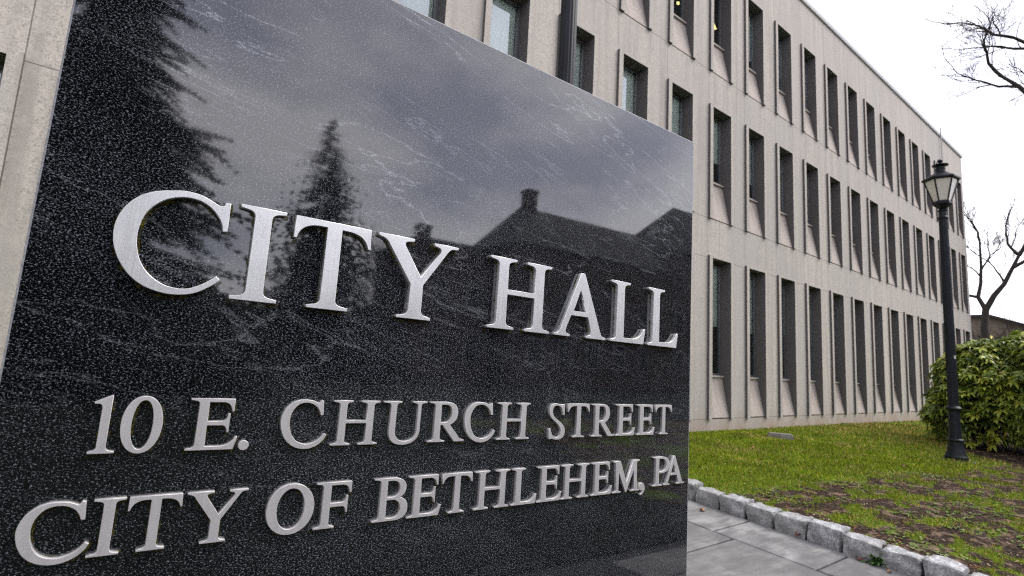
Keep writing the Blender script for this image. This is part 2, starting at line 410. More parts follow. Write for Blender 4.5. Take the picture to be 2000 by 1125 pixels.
# bluestone path: slabs with open joints over a soil bed
pb = MB(); pb.face([(3.12, -9, zpath(-9)-.03), (4.93, -9, zpath(-9)-.03), (4.93, 6.28, zpath(6.28)-.03), (3.12, 6.28, zpath(6.28)-.03)])
tag(pb.build('path_bed', M['joint']), kind='structure')
sl = MB(); tones = []
def slab(x0, x1, y0, y1, tone):
    g = .011; b = .008
    x0 += g; x1 -= g; y0 += g; y1 -= g
    j = [random.uniform(-.004, .004) for _ in range(8)]
    dz = random.uniform(-.004, .004)
    P = [(x0+j[0], y0+j[1]), (x1+j[2], y0+j[3]), (x1+j[4], y1+j[5]), (x0+j[6], y1+j[7])]
    cx, cy = (x0+x1)/2, (y0+y1)/2
    base = len(sl.v)
    for (px, py) in P: sl.v.append((px, py, zpath(py)-.04))
    for (px, py) in P: sl.v.append((px, py, zpath(py)-b+dz))
    for (px, py) in P: sl.v.append((px+math.copysign(b, cx-px), py+math.copysign(b, cy-py), zpath(py)+dz))
    for k in range(4):
        q = (k+1) % 4
        sl.f.append((base+k, base+q, base+4+q, base+4+k)); sl.f.append((base+4+k, base+4+q, base+8+q, base+8+k)); sl.m += [0, 0]
    sl.f.append((base+8, base+9, base+10, base+11)); sl.m.append(0)
    tones.extend([tone]*12)
def course(x0, x1, cuts):
    for a, b in zip(cuts, cuts[1:]): slab(x0, x1, a, b, random.uniform(0, .8)**1.5)
course(4.20, 4.815, [-8.8, -8.0, -7.2, -6.3, -5.5, -4.6, -3.7, -2.8, -2.0, -1.1, -.3, .55, 1.16, 1.785, 2.588, 3.35, 4.1, 4.9, 5.6, 6.26])
course(3.14, 4.20, [-8.8, -7.6, -6.4, -5.3, -4.2, -3.1, -2.0, -.9, .15, 1.22, 2.402, 3.5, 4.6, 5.5, 6.26])
me = sl.mesh('path', M['slab']); a = me.attributes.new('tone', 'FLOAT', 'POINT'); a.data.foreach_set('value', tones)
po = link('path', me); tag(po, kind='structure')

# kerb blocks: rough split granite, each a thing
ORD = ['first', 'second', 'third', 'fourth', 'fifth', 'sixth', 'seventh', 'eighth', 'ninth', 'tenth', 'eleventh', 'twelfth']
edges = [3.66, 3.42, 3.165, 2.905, 2.648, 2.385, 2.118, 1.845, 1.585, 1.325, 1.085, .84, .57]
def kerb_block(i, y1, y0):
    rnd = random.Random(40+i)
    xf = 4.822 - .010*max(0, i-4) + rnd.uniform(-.012, .012); xb = xf + .175 + rnd.uniform(0, .06)
    L = y1-y0-.022-rnd.uniform(0, .012); yc = (y0+y1)/2; zb = zpath(yc) - .06; zt = zpath(yc) + .140 + rnd.uniform(-.016, .020)
    bm = bmesh.new(); bmesh.ops.create_cube(bm, size=1)
    bmesh.ops.scale(bm, vec=(xb-xf, L, zt-zb), verts=bm.verts)
    for vtx in bm.verts: vtx.co += Vector((rnd.uniform(-.009, .009), rnd.uniform(-.004, .004), rnd.uniform(-.008, .008)))
    bmesh.ops.bevel(bm, geom=bm.edges[:], offset=.017, segments=2, profile=.6, affect='EDGES')
    bmesh.ops.subdivide_edges(bm, edges=bm.edges[:], cuts=4, use_grid_fill=True)
    bm.normal_update()
    off = Vector((i*3.1, i*1.7, 0))
    for vtx in bm.verts:
        p = vtx.co*1.0 + off
        d = .016*noise.noise(p*13) + .010*noise.noise(p*34) + .004*noise.noise(p*80)
        vtx.co += vtx.normal*d
    me = bpy.data.meshes.new('kerb_block'); bm.to_mesh(me); bm.free(); me.materials.append(M['kerb'])
    me.polygons.foreach_set('use_smooth', [True]*len(me.polygons))
    o = link('kerb_block', me, None, ((xf+xb)/2, yc, (zb+zt)/2))
    o.rotation_euler = (math.atan(.058), 0, rnd.uniform(-.08, .08))
    return o
KL = ['rough granite kerb block just showing behind the right edge of the black sign',
      'grey granite kerb block beside the orange leaf on the path',
      'dull greenish grey kerb block, second stone to the right of the orange leaf',
      'whitish topped kerb block where the first cross joint of the path meets the kerb',
      'pale knobbly topped kerb block left of the dark red leaf',
      'long olive grey kerb block directly right of the dark red leaf',
      'bright bluish kerb block left of the green weed tuft',
      'long bluish kerb block right of the green weed tuft',
      'short kerb block next to last at the bottom right of the photo',
      'last kerb block cut off by the bottom edge of the photo']
for i in range(1, len(edges)-2):
    o = kerb_block(i, edges[i], edges[i+1])
    tag(o, KL[i-1] if i-1 < len(KL) else 'granite kerb block', 'kerb stone', 'granite blocks edging the path')

# ------------------------------------------------------------------ city hall building
hall = empty('office_building', (0, 0, 0))
tag(hall, 'three-storey concrete office building with rows of deep narrow windows behind the black sign', 'building')
xs = [-14.0]; holes = set()
for n in range(NB0, NB1+1):
    sh = SHIFT = .25 if n == NB0 else 0.0
    holes.add(len(xs)); xs += [FX0+BAY*n+sh, FX0+BAY*n+FW+FL+sh]
xs.append(XEND)
zs = [ZBASE]
for zb, zt, zsill in ROWS: zs += [zb, zt]
zs.append(ZROOF)
wb = MB()
for i in range(len(xs)-1):
    for j in range(len(zs)-1):
        if i in holes and j % 2 == 1: continue
        wb.face([(xs[i], FD, zs[j]), (xs[i+1], FD, zs[j]), (xs[i+1], FD, zs[j+1]), (xs[i], FD, zs[j+1])])
# the other walls and the roof
wb.face([(XEND, FD, ZBASE), (XEND, FD+16, ZBASE), (XEND, FD+16, ZROOF), (XEND, FD, ZROOF)])
wb.face([(-14, FD+16, ZBASE), (-14, FD, ZBASE), (-14, FD, ZROOF), (-14, FD+16, ZROOF)])
wb.face([(XEND, FD+16, ZBASE), (-14, FD+16, ZBASE), (-14, FD+16, ZROOF), (XEND, FD+16, ZROOF)])
wb.face([(-14, FD, ZROOF), (XEND, FD, ZROOF), (XEND, FD+16, ZROOF), (-14, FD+16, ZROOF)])
wb.build('wall', M['concrete'], hall)
rm = MB(); rm.face([(-13.9, FD+1.6, ZBASE), (XEND-.1, FD+1.6, ZBASE), (XEND-.1, FD+1.6, ZROOF-.1), (-13.9, FD+1.6, ZROOF-.1)])
for z in (ZBASE, 2.9, 6.2, 9.7): rm.face([(-13.9, FD+.3, z), (XEND-.1, FD+.3, z), (XEND-.1, FD+1.6, z), (-13.9, FD+1.6, z)])
rm.build('interior', M['dark_room'], hall)
cp = MB(); cp.box(-14.06, XEND+.06, FD-.05, FD+.25, ZROOF+.003, ZROOF+.11)
cp.box(-14.06, XEND+.055, FD-.045, FD-.002, ZROOF-.03, ZROOF+.003)
cp.build('coping', M['coping'], hall)
cd = MB(); cd.tube([(27.5, FD-.06, 8.6), (27.5, FD-.06, 11.0)], [.022, .022], 8); cd.build('vent_pipe', M['coping'], hall)

def shade_sides(me):
    for p in me.polygons: p.material_index = 0 if p.normal.y < -.5 else 1   # side faces and soffit take a darker colour in place of shade
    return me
def window_parts(r):
    """meshes of one window of row r, local origin at its outer left slot bottom on the facade plane"""
    zb, zt, zs_ = ROWS[r]; h = zt-zb; s = zs_-zb
    W = FW+FL; y0 = -FP; y1 = RD
    su = MB(); su.cur = 0
    su.box(0, FL, y0, y1+.06, .0, h)                       # left fin
    su.box(W-FL, W, y0, y1+.06, .0, h)                     # right fin
    su.box(FL, W-FL, y0, y1+.06, h-.05, h, 'lr')           # lintel
    pn = MB(); x0, x1 = FL, W-FL
    pn.face([(x0, .0, .02), (x1, .0, .02), (x1, y1-.03, s-.035), (x0, y1-.03, s-.035)])
    pn.face([(x0, .06, .0), (x1, .06, .0), (x1, .0, .02), (x0, .0, .02)])
    si = MB(); si.box(x0+.001, x1-.001, y1-.075, y1+.05, s-.035, s)
    fr = MB(); fw = .045; ya, yb = y1-.01, y1+.05
    fr.box(x0+.001, x0+fw, ya, yb, s+.001, h-.051); fr.box(x1-fw, x1-.001, ya, yb, s+.001, h-.051)
    fr.box(x0+fw, x1-fw, ya, yb, s+.001, s+fw, 'lr'); fr.box(x0+fw, x1-fw, ya, yb, h-.051-fw, h-.051, 'lr')
    gl = MB(); gl.face([(x0+fw, y1+.02, s+fw), (x1-fw, y1+.02, s+fw), (x1-fw, y1+.02, h-.05-fw), (x0+fw, y1+.02, h-.05-fw)])
    bl = MB(); bl.box(x0+fw+.004, x1-fw-.004, y1+.060, y1+.066, s+.02, h-.06)
    return dict(surround=shade_sides(su.mesh('window_surround', [M['surround'], M['shaded_side']])), panel=pn.mesh('sill_panel', M['tan']), sill=si.mesh('window_sill', M['surround']),
                frame=fr.mesh('window', M['winframe']), pane=gl.mesh('pane', M['glass']), blind=bl.mesh('blind', M['blind'])), h, s
WP = [window_parts(r) for r in range(3)]
BL = {(0,0): .575, (0,1): .59, (0,2): .575, (0,3): .60, (1,0): .345*1.95, (1,1): .74, (1,2): .95, (1,3): .5, (2,0): 0, (2,1): .8, (2,-1): 0}
brn = random.Random(5)
for r in range(3):
    parts, h, s = WP[r]
    for n in range(NB0, NB1+1):
        sh = .25 if n == NB0 else 0.0
        loc = (FX0+BAY*n+sh, FD, ROWS[r][0])
        w = link('window', parts['frame'], hall, loc)
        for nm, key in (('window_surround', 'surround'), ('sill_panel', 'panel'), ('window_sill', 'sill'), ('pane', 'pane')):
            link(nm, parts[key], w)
        amt = BL.get((r, n))
        if amt is None: amt = 1.0 if (r == 1 and n < 0 and n != -3) else (.62 if n == -3 else brn.choice([0, .45, .6, .6, .7, .9]))
        if amt > 0:
            b = link('blind', parts['blind'], w)
            b.scale = (1, 1, amt); b.location.z = (h-.06)*(1-amt)
LX, LZ, LX2, LZ2 = 11.18, 8.57, 9.72, 8.50
lt = MB(); lt.face([(LX-.24, FD+.62, LZ-.22), (LX+.14, FD+.62, LZ-.02), (LX+.14, FD+.70, LZ+.20), (LX-.24, FD+.70, LZ)]); lt.build('ceiling_light', M['lit'], hall)
lt = MB(); lt.box(LX2-.03, LX2+.03, FD+.62, FD+.66, LZ2-.03, LZ2+.02); lt.build('ceiling_light', M['lit'], hall)

pp = MB(); rn = random.Random(3)
for k in range(9):
    a = rn.uniform(0, 6.28); L = rn.uniform(.10, .2); p0 = Vector((0, 0, 0)); d = Vector((math.cos(a)*.5, math.sin(a)*.18, rn.uniform(.6, 1.1))).normalized()
    sd = d.cross(Vector((0, 1, 0))).normalized()*.022
    m = p0+d*L*.6; e = p0+d*L+Vector((math.cos(a)*.05, 0, -.02))
    pp.face([p0, m-sd, e, m+sd])
po = pp.build('foliage', M['plantgreen']); 
ph = empty('potted_plant', (10.62, FD+.31, 4.50)); tag(ph, 'small green houseplant inside a middle-row window just right of the sign', 'plant')
po.parent = ph
pt = MB(); pt.lathe([(.04, -.22), (.055, -.02), (.06, 0)], 12); pt.build('pot', M['dark_room'], ph)
sh_ = MB(); 

# ------------------------------------------------------------------ the granite sign
SIGN = empty('stone_sign', (0, 1.4, 0))
SIGN.rotation_mode = 'XYZ'; SIGN.rotation_euler = (0, R(.555), R(-2.1056))
tag(SIGN, 'polished black granite sign with raised steel lettering reading CITY HALL', 'sign')
bm = bmesh.new(); bmesh.ops.create_cube(bm, size=1)
SX0, SX1, SZ0, SZ1 = -.1335, 1.9875, -1.44, 1.0345
for v in bm.verts:
    v.co = Vector((SX0 if v.co.x < 0 else SX1, 0 if v.co.y < 0 else .20, SZ0 if v.co.z < 0 else SZ1))
bmesh.ops.bevel(bm, geom=bm.edges[:], offset=.004, segments=2, profile=.5, affect='EDGES')
bm.normal_update()
me = bpy.data.meshes.new('granite_slab')
for f in bm.faces: f.material_index = 0 if (abs(f.normal.y) > .95) else 1
bm.to_mesh(me); bm.free(); me.materials.append(M['granite']); me.materials.append(M['granite_edge'])
link('granite_slab', me, SIGN)

S = .034
def fR(x1, r, t=0): return [(x1, 0), (x1, S), (r+.07, S+.012), (r, S+.075, r+.006, S+.02)]
def fL(x0, l): return [(l, S+.075), (l-.07, S+.012, l-.006, S+.02), (x0, S), (x0, 0)]
def tR(x1, r): return [(r, 1-S-.075), (r+.07, 1-S-.012, r+.006, 1-S-.02), (x1, 1-S), (x1, 1)]
def tL(x0, l): return [(x0, 1), (x0, 1-S), (l-.07, 1-S-.012), (l, 1-S-.075, l-.006, 1-S-.02)]
def ell(cx, cy, rx, ry, n=56, p=2.0):
    o = []
    for k in range(n):
        a = 2*math.pi*k/n; ca, sa = math.cos(a), math.sin(a)
        o.append((cx+rx*math.copysign(abs(ca)**(2/p), ca), cy+ry*math.copysign(abs(sa)**(2/p), sa)))
    return o
C1P=[(0.906,0.176,1),(0.845,0.114),(0.761,0.050),(0.677,0.007),(0.583,-0.015),(0.471,-0.019),(0.350,0.005),(0.245,0.050),(0.146,0.130),(0.068,0.236),(0.018,0.346),(-0.003,0.431),(-0.010,0.548),(0.010,0.663),(0.059,0.775),(0.135,0.869),(0.226,0.933),(0.323,0.972),(0.390,0.989),(0.493,1.010),(0.592,1.009),(0.678,0.990),(0.757,0.954),(0.807,0.932),(0.832,0.930),(0.853,0.939),(0.860,0.955),(0.862,0.975,1),(0.910,0.976,1),(0.914,0.679,1),(0.872,0.670,1),(0.852,0.749),(0.812,0.817),(0.747,0.885),(0.667,0.932),(0.582,0.950),(0.501,0.946),(0.416,0.921),(0.336,0.876),(0.261,0.801),(0.206,0.706),(0.177,0.587),(0.173,0.485),(0.186,0.386),(0.218,0.281),(0.272,0.189),(0.343,0.120),(0.425,0.071),(0.496,0.050),(0.584,0.044),(0.669,0.064),(0.753,0.112),(0.820,0.164),(0.869,0.208,1)]
C2P=[(1.000,0.245,1),(0.942,0.139),(0.821,0.027),(0.664,-0.037),(0.503,-0.046),(0.340,-0.005),(0.187,0.096),(0.076,0.250),(0.008,0.457),(0.007,0.632),(0.073,0.800),(0.199,0.930),(0.335,0.992),(0.463,1.007),(0.612,0.993),(0.715,0.958),(0.768,0.936),(0.799,0.959),(0.811,0.995,1),(0.867,0.983,1),(0.890,0.670,1),(0.831,0.670,1),(0.796,0.762),(0.727,0.853),(0.620,0.918),(0.503,0.939),(0.391,0.921),(0.302,0.866),(0.220,0.744),(0.184,0.583),(0.198,0.423),(0.253,0.262),(0.338,0.147),(0.457,0.080),(0.588,0.056),(0.732,0.087),(0.855,0.166),(0.943,0.279,1)]
SGP=[(0.605,0.977,1),(0.497,0.976),(0.441,0.963),(0.369,0.987),(0.257,0.998),(0.134,0.972),(0.044,0.889),(0.019,0.776),(0.046,0.663),(0.135,0.560),(0.295,0.446),(0.428,0.331),(0.484,0.207),(0.463,0.104),(0.405,0.044),(0.310,0.021),(0.226,0.048),(0.138,0.131),(0.081,0.279,1),(0.019,0.280,1),(0.027,-0.028,1),(0.087,-0.030,1),(0.134,-0.015),(0.204,-0.031),(0.329,-0.049),(0.466,-0.036),(0.575,0.019),(0.641,0.131),(0.642,0.235),(0.565,0.371),(0.403,0.487),(0.243,0.591),(0.168,0.684),(0.147,0.797),(0.181,0.890),(0.275,0.936),(0.373,0.933),(0.476,0.871),(0.540,0.746),(0.560,0.662,1),(0.611,0.662,1)]

def catmull(P, sub=5):
    """smooth closed curve through P; points with a third entry stay corners"""
    n = len(P); out = []
    for i in range(n):
        p1, p2 = P[i], P[(i+1) % n]; p0, p3 = P[i-1], P[(i+2) % n]
        a = Vector(p1[:2]); b = Vector(p2[:2])
        m1 = (b-Vector(p0[:2]))*.5 if len(p1) < 3 else (b-a)
        m2 = (Vector(p3[:2])-a)*.5 if len(p2) < 3 else (b-a)
        L = (b-a).length
        for m in (m1, m2):
            if m.length > 1.3*L: m *= 1.3*L/m.length
        for k in range(sub):
            t = k/sub; h00 = 2*t**3-3*t*t+1; h10 = t**3-2*t*t+t; h01 = -2*t**3+3*t*t; h11 = t**3-t*t
            q = a*h00+m1*h10+b*h01+m2*h11; out.append((q.x, q.y))
    return out
def flat(path, sub=7):
    out = []
    for it in path:
        if len(it) == 2: out.append(it); continue
        p0 = Vector(out[-1]); e = Vector(it[:2])
        if len(it) == 4:
            c = Vector(it[2:4])
            for k in range(1, sub+1):
                t = k/sub; q = p0*(1-t)**2+c*2*t*(1-t)+e*t*t; out.append((q.x, q.y))
        else:
            c1 = Vector(it[2:4]); c2 = Vector(it[4:6])
            for k in range(1, 2*sub+1):
                t = k/(2*sub); q = p0*(1-t)**3+c1*3*t*(1-t)**2+c2*3*t*t*(1-t)+e*t**3; out.append((q.x, q.y))
    return out
def arms(b0, b1): # middle arm and top arm of E and F
    return [(.335, b0), (.60, b0), (.705, b0-.14, .70, b0-.005), (.742, b0-.14), (.735, b1+.15), (.70, b1+.15), (.60, b1+.004, .695, b1+.006), (.335, b1),
            (.335, .93), (.60, .93), (.765, .75, .745, .915), (.805, .75), (.80, 1)] + tL(0, .155)
stemL = fL(0, .155)
G = {}
G['I'] = (.45, [fR(.45, .311) + tR(.45, .311) + tL(0, .143) + fL(0, .143)])
G['H'] = (1.097, [fR(.447, .31) + [(.31, .488), (.79, .488)] + fL(.638, .79) + fR(1.097, .96) + tR(1.097, .96) + tL(.638, .79) + [(.79, .558), (.31, .558)] + tR(.447, .31) + tL(0, .146) + fL(0, .146)])
G['T'] = (.884, [fR(.677, .53) + [(.528, .928), (.62, .926), (.848, .757, .815, .912), (.884, .757), (.868, 1), (.012, 1), (0, .75), (.036, .75), (.27, .928, .06, .918), (.355, .928)] + fL(.22, .36)])
G['Y'] = (1.10, [fR(.769, .634) + [(.634, .434), (.93, .875), (1.015, .958, .975, .948), (1.10, .966), (1.10, 1), (.75, 1), (.75, .966), (.815, .95), (.838, .875, .875, .935), (.592, .533), (.362, .88), (.385, .95, .325, .94), (.467, .966), (.467, 1), (0, 1), (0, .966), (.06, .948), (.15, .87, .12, .93), (.459, .434)] + fL(.3125, .459)])
G['A'] = (1.068, [[(0, 0), (.305, 0), (.305, S), (.24, .048), (.225, .115, .208, .06), (.318, .324), (.67, .324), (.735, .115), (.715, .048, .75, .06), (.646, S), (.646, 0), (1.068, 0), (1.068, S), (1.01, .046), (.95, .11, .97, .05), (.572, 1), (.492, 1), (.115, .11), (.06, .046, .09, .055), (0, S)], [(.363, .395), (.497, .734), (.63, .395)]])
G['L'] = (.838, [[(0, 0), (.79, 0), (.838, .258), (.798, .258), (.53, .075, .715, .09), (.305, .075)] + tR(.44, .305) + tL(0, .134) + fL(0, .134)])
G['C'] = (.917, [C1P]); G['c'] = (1.0, [C2P]); G['S'] = (.625, [SGP])
G['U'] = (1.14, [[(0, 1), (0, 1-S), (.12, .954), (.19, .89, .184, .946), (.175, .30), (.55, -.035, .175, .07, .32, -.035), (.985, .31, .81, -.035, .985, .10), (.99, .89), (1.06, .954, .996, .946), (1.14, 1-S), (1.14, 1), (.765, 1), (.765, 1-S), (.83, .954), (.90, .89, .894, .946), (.90, .32), (.60, .052, .90, .13, .78, .052), (.335, .31, .44, .052, .335, .14), (.343, .89), (.41, .954, .349, .946), (.464, 1-S), (.464, 1)]])
G['R'] = (1.047, [fR(.48, .335) + [(.335, .425), (.40, .415), (.757, 0), (1.047, 0), (1.047, .048), (.96, .06), (.90, .10, .925, .065), (.61, .425), (.826, .73, .76, .48, .826, .60), (.45, 1, .826, .92, .68, 1)] + tL(0, .155) + stemL,
          [(.335, .49), (.335, .925), (.44, .928), (.645, .715, .58, .928, .645, .87), (.44, .488, .645, .59, .58, .488)]])
G['B'] = (.90, [[(0, 0), (.55, 0), (.90, .27, .80, 0, .90, .11), (.68, .53, .90, .42, .82, .50), (.83, .755, .78, .57, .83, .65), (.45, 1, .83, .92, .68, 1)] + tL(0, .165) + fL(0, .165),
          [(.34, .55), (.34, .928), (.46, .928), (.665, .745, .58, .928, .665, .87), (.48, .55, .665, .63, .60, .555)], [(.34, .065), (.34, .482), (.48, .482), (.70, .275, .60, .482, .70, .41), (.50, .065, .70, .14, .63, .065)]])
G['P'] = (.92, [fR(.50, .335) + [(.335, .43), (.42, .425), (.92, .735, .75, .425, .92, .54), (.45, 1, .92, .92, .72, 1)] + tL(0, .155) + stemL,
          [(.335, .495), (.335, .926), (.44, .926), (.73, .725, .625, .926, .73, .86), (.42, .49, .73, .58, .62, .49)]])
G['O'] = (1.0, [ell(.5, .5, .5, .53, 64, 2.05), ell(.5, .505, .288, .425, 56, 2.05)])
G['0'] = (.644, [ell(.322, .505, .322, .525, 56, 2.1), ell(.325, .505, .165, .448, 48, 2.1)])
G['1'] = (.383, [fR(.383, .252) + [(.250, 1.03), (.225, 1.03), (-.01, .915), (.0, .878), (.065, .88), (.113, .80, .112, .87)] + fL(0, .113)])
G['E'] = (.92, [[(0, 0), (.86, 0), (.92, .25), (.885, .25), (.62, .072, .805, .088), (.335, .072)] + arms(.475, .558) + stemL])
G['F'] = (.83, [fR(.47, .335) + arms(.455, .54) + stemL])
G['M'] = (1.315, [fR(.40, .28) + [(.30, .63), (.615, 0), (.67, 0), (1.015, .68), (1.035, .11)] + fL(.87, 1.035)[1:] + fR(1.31, 1.195) + [(1.165, .89), (1.225, .954, 1.17, .946), (1.315, 1-S), (1.315, 1), (.99, 1), (.67, .30), (.36, 1), (.03, 1), (.03, 1-S), (.10, .95), (.135, .89, .135, .94), (.19, .11)] + fL(0, .19)[1:]])
G[','] = (.30, [[(0, .11), (.14, .235, 0, .19, .06, .235), (.30, .06, .24, .235, .30, .16), (.07, -.17, .30, -.07, .20, -.14), (.045, -.125), (.185, -.01, .13, -.10, .19, -.06), (.12, -.015), (0, .11, .05, -.01, 0, .04)]])
G['.'] = (.2, [ell(.1, .1, .1, .1, 32)])

def glyph_mesh(name, contours, sx, sz, t, bev, mat, grow=0.0, seed=0):
    cu = bpy.data.curves.new('outline', 'CURVE'); cu.dimensions = '2D'; cu.fill_mode = 'BOTH'
    cu.extrude = t/2 - bev; cu.bevel_depth = bev; cu.bevel_resolution = 1; cu.offset = -bev + grow
    for c in contours:
        pts = [(p[0]*sx, p[1]*sz) for p in c]
        q = [p for i, p in enumerate(pts) if (Vector(p)-Vector(pts[i-1])).length > 1e-6]
        sp = cu.splines.new('POLY'); sp.points.add(len(q)-1)
        for p, w in zip(sp.points, q): p.co = (w[0], w[1], 0, 1)
        sp.use_cyclic_u = True
    tmp = bpy.data.objects.new('outline', cu); COL.objects.link(tmp)
    dg = bpy.context.evaluated_depsgraph_get()
    me = bpy.data.meshes.new_from_object(tmp.evaluated_get(dg)); me.name = name
    bpy.data.objects.remove(tmp); bpy.data.curves.remove(cu)
    # curve plane XY -> sign plane XZ, front face at y = -t
    for v in me.vertices: x, y, z = v.co; v.co = (x, -z - t/2, y)
    me.materials.clear(); me.materials.append(mat)
    return me
t_ = NT('moss_grime'); gno = t_.noise(t_.coord('Object'), 60, 4, .7); gno2 = t_.noise(t_.coord('Object', loc=(0, 0, 0)), 13, 2, .5)
gb = t_.n('ShaderNodeBsdfDiffuse'); t_.l(t_.ramp(gno, [(.35, (.02, .02, .008)), (.7, (.12, .105, .02))]), gb.inputs[0])
gt = t_.n('ShaderNodeBsdfTransparent'); gx = t_.n('ShaderNodeMixShader')
t_.l(t_.ramp(t_.math('ADD', t_.math('MULTIPLY', gno, .7), t_.math('MULTIPLY', gno2, .5)), [(.60, 0.0), (.74, .7)]), gx.inputs[0]); t_.l(gt.outputs[0], gx.inputs[1]); t_.l(gb.outputs[0], gx.inputs[2]); t_.l(gx.outputs[0], t_.out.inputs[0])
M['moss'] = t_.m
def letter(ch, x0, x1, base, cap, t, mat, say, moss=True):
    w, cs = G[ch]
    sx = (x1-x0)/w
    cs = [catmull(c) if ch in 'CcS' else (flat(c) if any(len(p) > 2 for p in c) else c) for c in cs]
    me = glyph_mesh('letter', cs, sx, cap, t, 0.0008 if cap > .2 else .0007, mat)
    o = link('letter', me, SIGN, (x0, -.0002, base))
    if moss:
        mm = glyph_mesh('moss_stain', cs, sx, cap, .0016, .0002, M['moss'], .0055 if cap > .2 else .0038)
        link('moss_stain', mm, o, (.001, 0, -.0035))
    return o
ML, MD = M['letter'], M['letter_dull']
for ch, a, b in (('C', .0027, .2113), ('I', .2322, .3346), ('T', .3557, .5568), ('Y', .5765, .8267), ('H', .9462, 1.1957), ('A', 1.2198, 1.4627), ('L', 1.4880, 1.6795), ('L', 1.6942, 1.8795)):
    letter(ch, a, b, 0.1098, .2278, .0158, ML, ch)
for ch, a, b in (('1', .0190, .0632), ('0', .0671, .1405), ('E', .1882, .2896), ('c', .3804, .4930), ('H', .5045, .6283), ('U', .6389, .7679), ('R', .7780, .8962), ('c', .8945, 1.0069), ('H', 1.0130, 1.1400),
                 ('S', 1.2185, 1.2890), ('T', 1.3023, 1.4039), ('R', 1.4150, 1.5288), ('E', 1.5365, 1.6400), ('E', 1.6505, 1.7530), ('T', 1.7576, 1.8563)):
    letter(ch, a, b, -.2312, .1128, .012, MD, ch)
letter('.', .2938, .3160, -.2345, .111, .012, MD, 'full stop')
for ch, a, b in (('c', -.0667, .0474), ('I', .0448, .0980), ('T', .1028, .1997), ('Y', .2073, .3286), ('O', .3723, .4823), ('F', .4850, .5760), ('B', .6346, .7340), ('E', .7335, .8371), ('T', .8369, .9384), ('H', .9475, 1.0746),
                 ('L', 1.0830, 1.1837), ('E', 1.1846, 1.2895), ('H', 1.2868, 1.4137), ('E', 1.4250, 1.5285), ('M', 1.5310, 1.6745), (',', 1.6723, 1.7049)):
    letter(ch, a, b, -.4315, .1105, .012, MD, ch)
for ch, a, b in (('P', 1.7500, 1.8504), ('A', 1.8154, 1.9416)):
    letter(ch, a, b, -.4245, .1085, .012, MD, ch)

# ------------------------------------------------------------------ lamp posts
def lamp_post():
    root = empty('lamp_post', (0, 0, 0))
    b = MB(); b.lathe([(.30, -.12), (.30, .004), (.28, .018)], 20); b.build('footing', M['stone'], root)
    b = MB(); b.lathe([(.168, 0), (.172, .03), (.172, .085), (.155, .105), (.150, .125), (.128, .19), (.112, .27), (.105, .335), (.128, .348), (.134, .362), (.128, .376), (.098, .392), (.092, .5), (.086, .70), (.083, .86), (.108, .875), (.120, .893), (.122, .912), (.108, .932), (.086, .948), (.082, .99)], 32)
    smooth_by_angle(b.build('post_base', M['lamp_iron'], root))
    s = MB(); n = 60; rings = []
    for z, r in ((.985, .077), (2.5, .073), (4.36, .066)):
        base = len(s.v)
        for k in range(n):
            a = 2*math.pi*k/n; rr = r*(1.0 + .045*math.cos(15*a)); s.v.append((rr*math.cos(a), rr*math.sin(a), z))
        rings.append(base)
    for r0, r1 in zip(rings, rings[1:]):
        for k in range(n): s.f.append((r0+k, r0+(k+1) % n, r1+(k+1) % n, r1+k)); s.m.append(0)
    s.build('shaft', M['lamp_iron'], root, True)
    c = MB(); c.lathe([(.066, 4.355), (.082, 4.365), (.084, 4.39), (.068, 4.41), (.064, 4.50), (.080, 4.515), (.080, 4.53), (.05, 4.54)], 32); smooth_by_angle(c.build('collar', M['lamp_iron'], root))
    # lantern: tapering six-sided cage, roof and finial
    ln = MB(); ln.lathe([(.03, 4.535), (.065, 4.56), (.14, 4.625), (.155, 4.64), (.155, 4.685), (.135, 4.70)], 6)
    H0, H1, r0, r1 = 4.69, 5.105, .135, .262
    for k in range(6):
        a = math.pi*k/3
        ln.tube([(r0*math.cos(a), r0*math.sin(a), H0), (r1*math.cos(a), r1*math.sin(a), H1)], [.012, .014], 6)
    lan = ln.build('lantern', M['lamp_iron'], root)
    for k in range(6):
        a, a2 = math.pi*k/3, math.pi*(k+1)/3; q = .985
        g = MB(); g.face([(q*r0*math.cos(a), q*r0*math.sin(a), H0), (q*r0*math.cos(a2), q*r0*math.sin(a2), H0), (q*r1*math.cos(a2), q*r1*math.sin(a2), H1), (q*r1*math.cos(a), q*r1*math.sin(a), H1)])
        g.build('glass_panel', M['lamp_glass'], lan)
    rf = MB(); rf.lathe([(.27, 5.085), (.292, 5.095), (.300, 5.115), (.292, 5.14), (.255, 5.155), (.18, 5.205), (.11, 5.25), (.095, 5.265)], 6); rf.build('roof_cap', M['lamp_iron'], lan)
    fi = MB(); fi.lathe([(.085, 5.26), (.075, 5.30), (.082, 5.34), (.068, 5.345), (.065, 5.38), (.128, 5.395), (.130, 5.405), (.06, 5.425), (.03, 5.44), (.026, 5.455), (.044, 5.475), (.046, 5.495), (.03, 5.515), (.004, 5.525)], 16); smooth_by_angle(fi.build('finial', M['lamp_iron'], lan))
    return root
lp = lamp_post(); lp.location = (12.28, 2.815, lawn_z(12.28, 2.815)-.012); lp.rotation_euler = (0, 0, R(-8)); lp.scale = (1, 1, (4.285-lp.location.z)/5.525)
tag(lp, 'dark lamp post with six-sided lantern standing on the lawn beside the green shrub', 'lamp post', 'cast iron lamp posts')
tg = MB(); tg.box(.071, .0755, -.02, .02, 1.78, 1.84); st = tg.build('sticker', M['white_label'], lp); st.rotation_euler = (0, 0, R(-110))
l2 = copy_tree(lp); l2.scale = (1, 1, 1); l2.location = (2.76, 3.03, -1.24)
for ch in list(l2.children):
    if ch.name.startswith('sticker'): bpy.data.objects.remove(ch)
tag(l2, 'dark fluted post rising from behind the top edge of the black sign', 'lamp post', 'cast iron lamp posts')

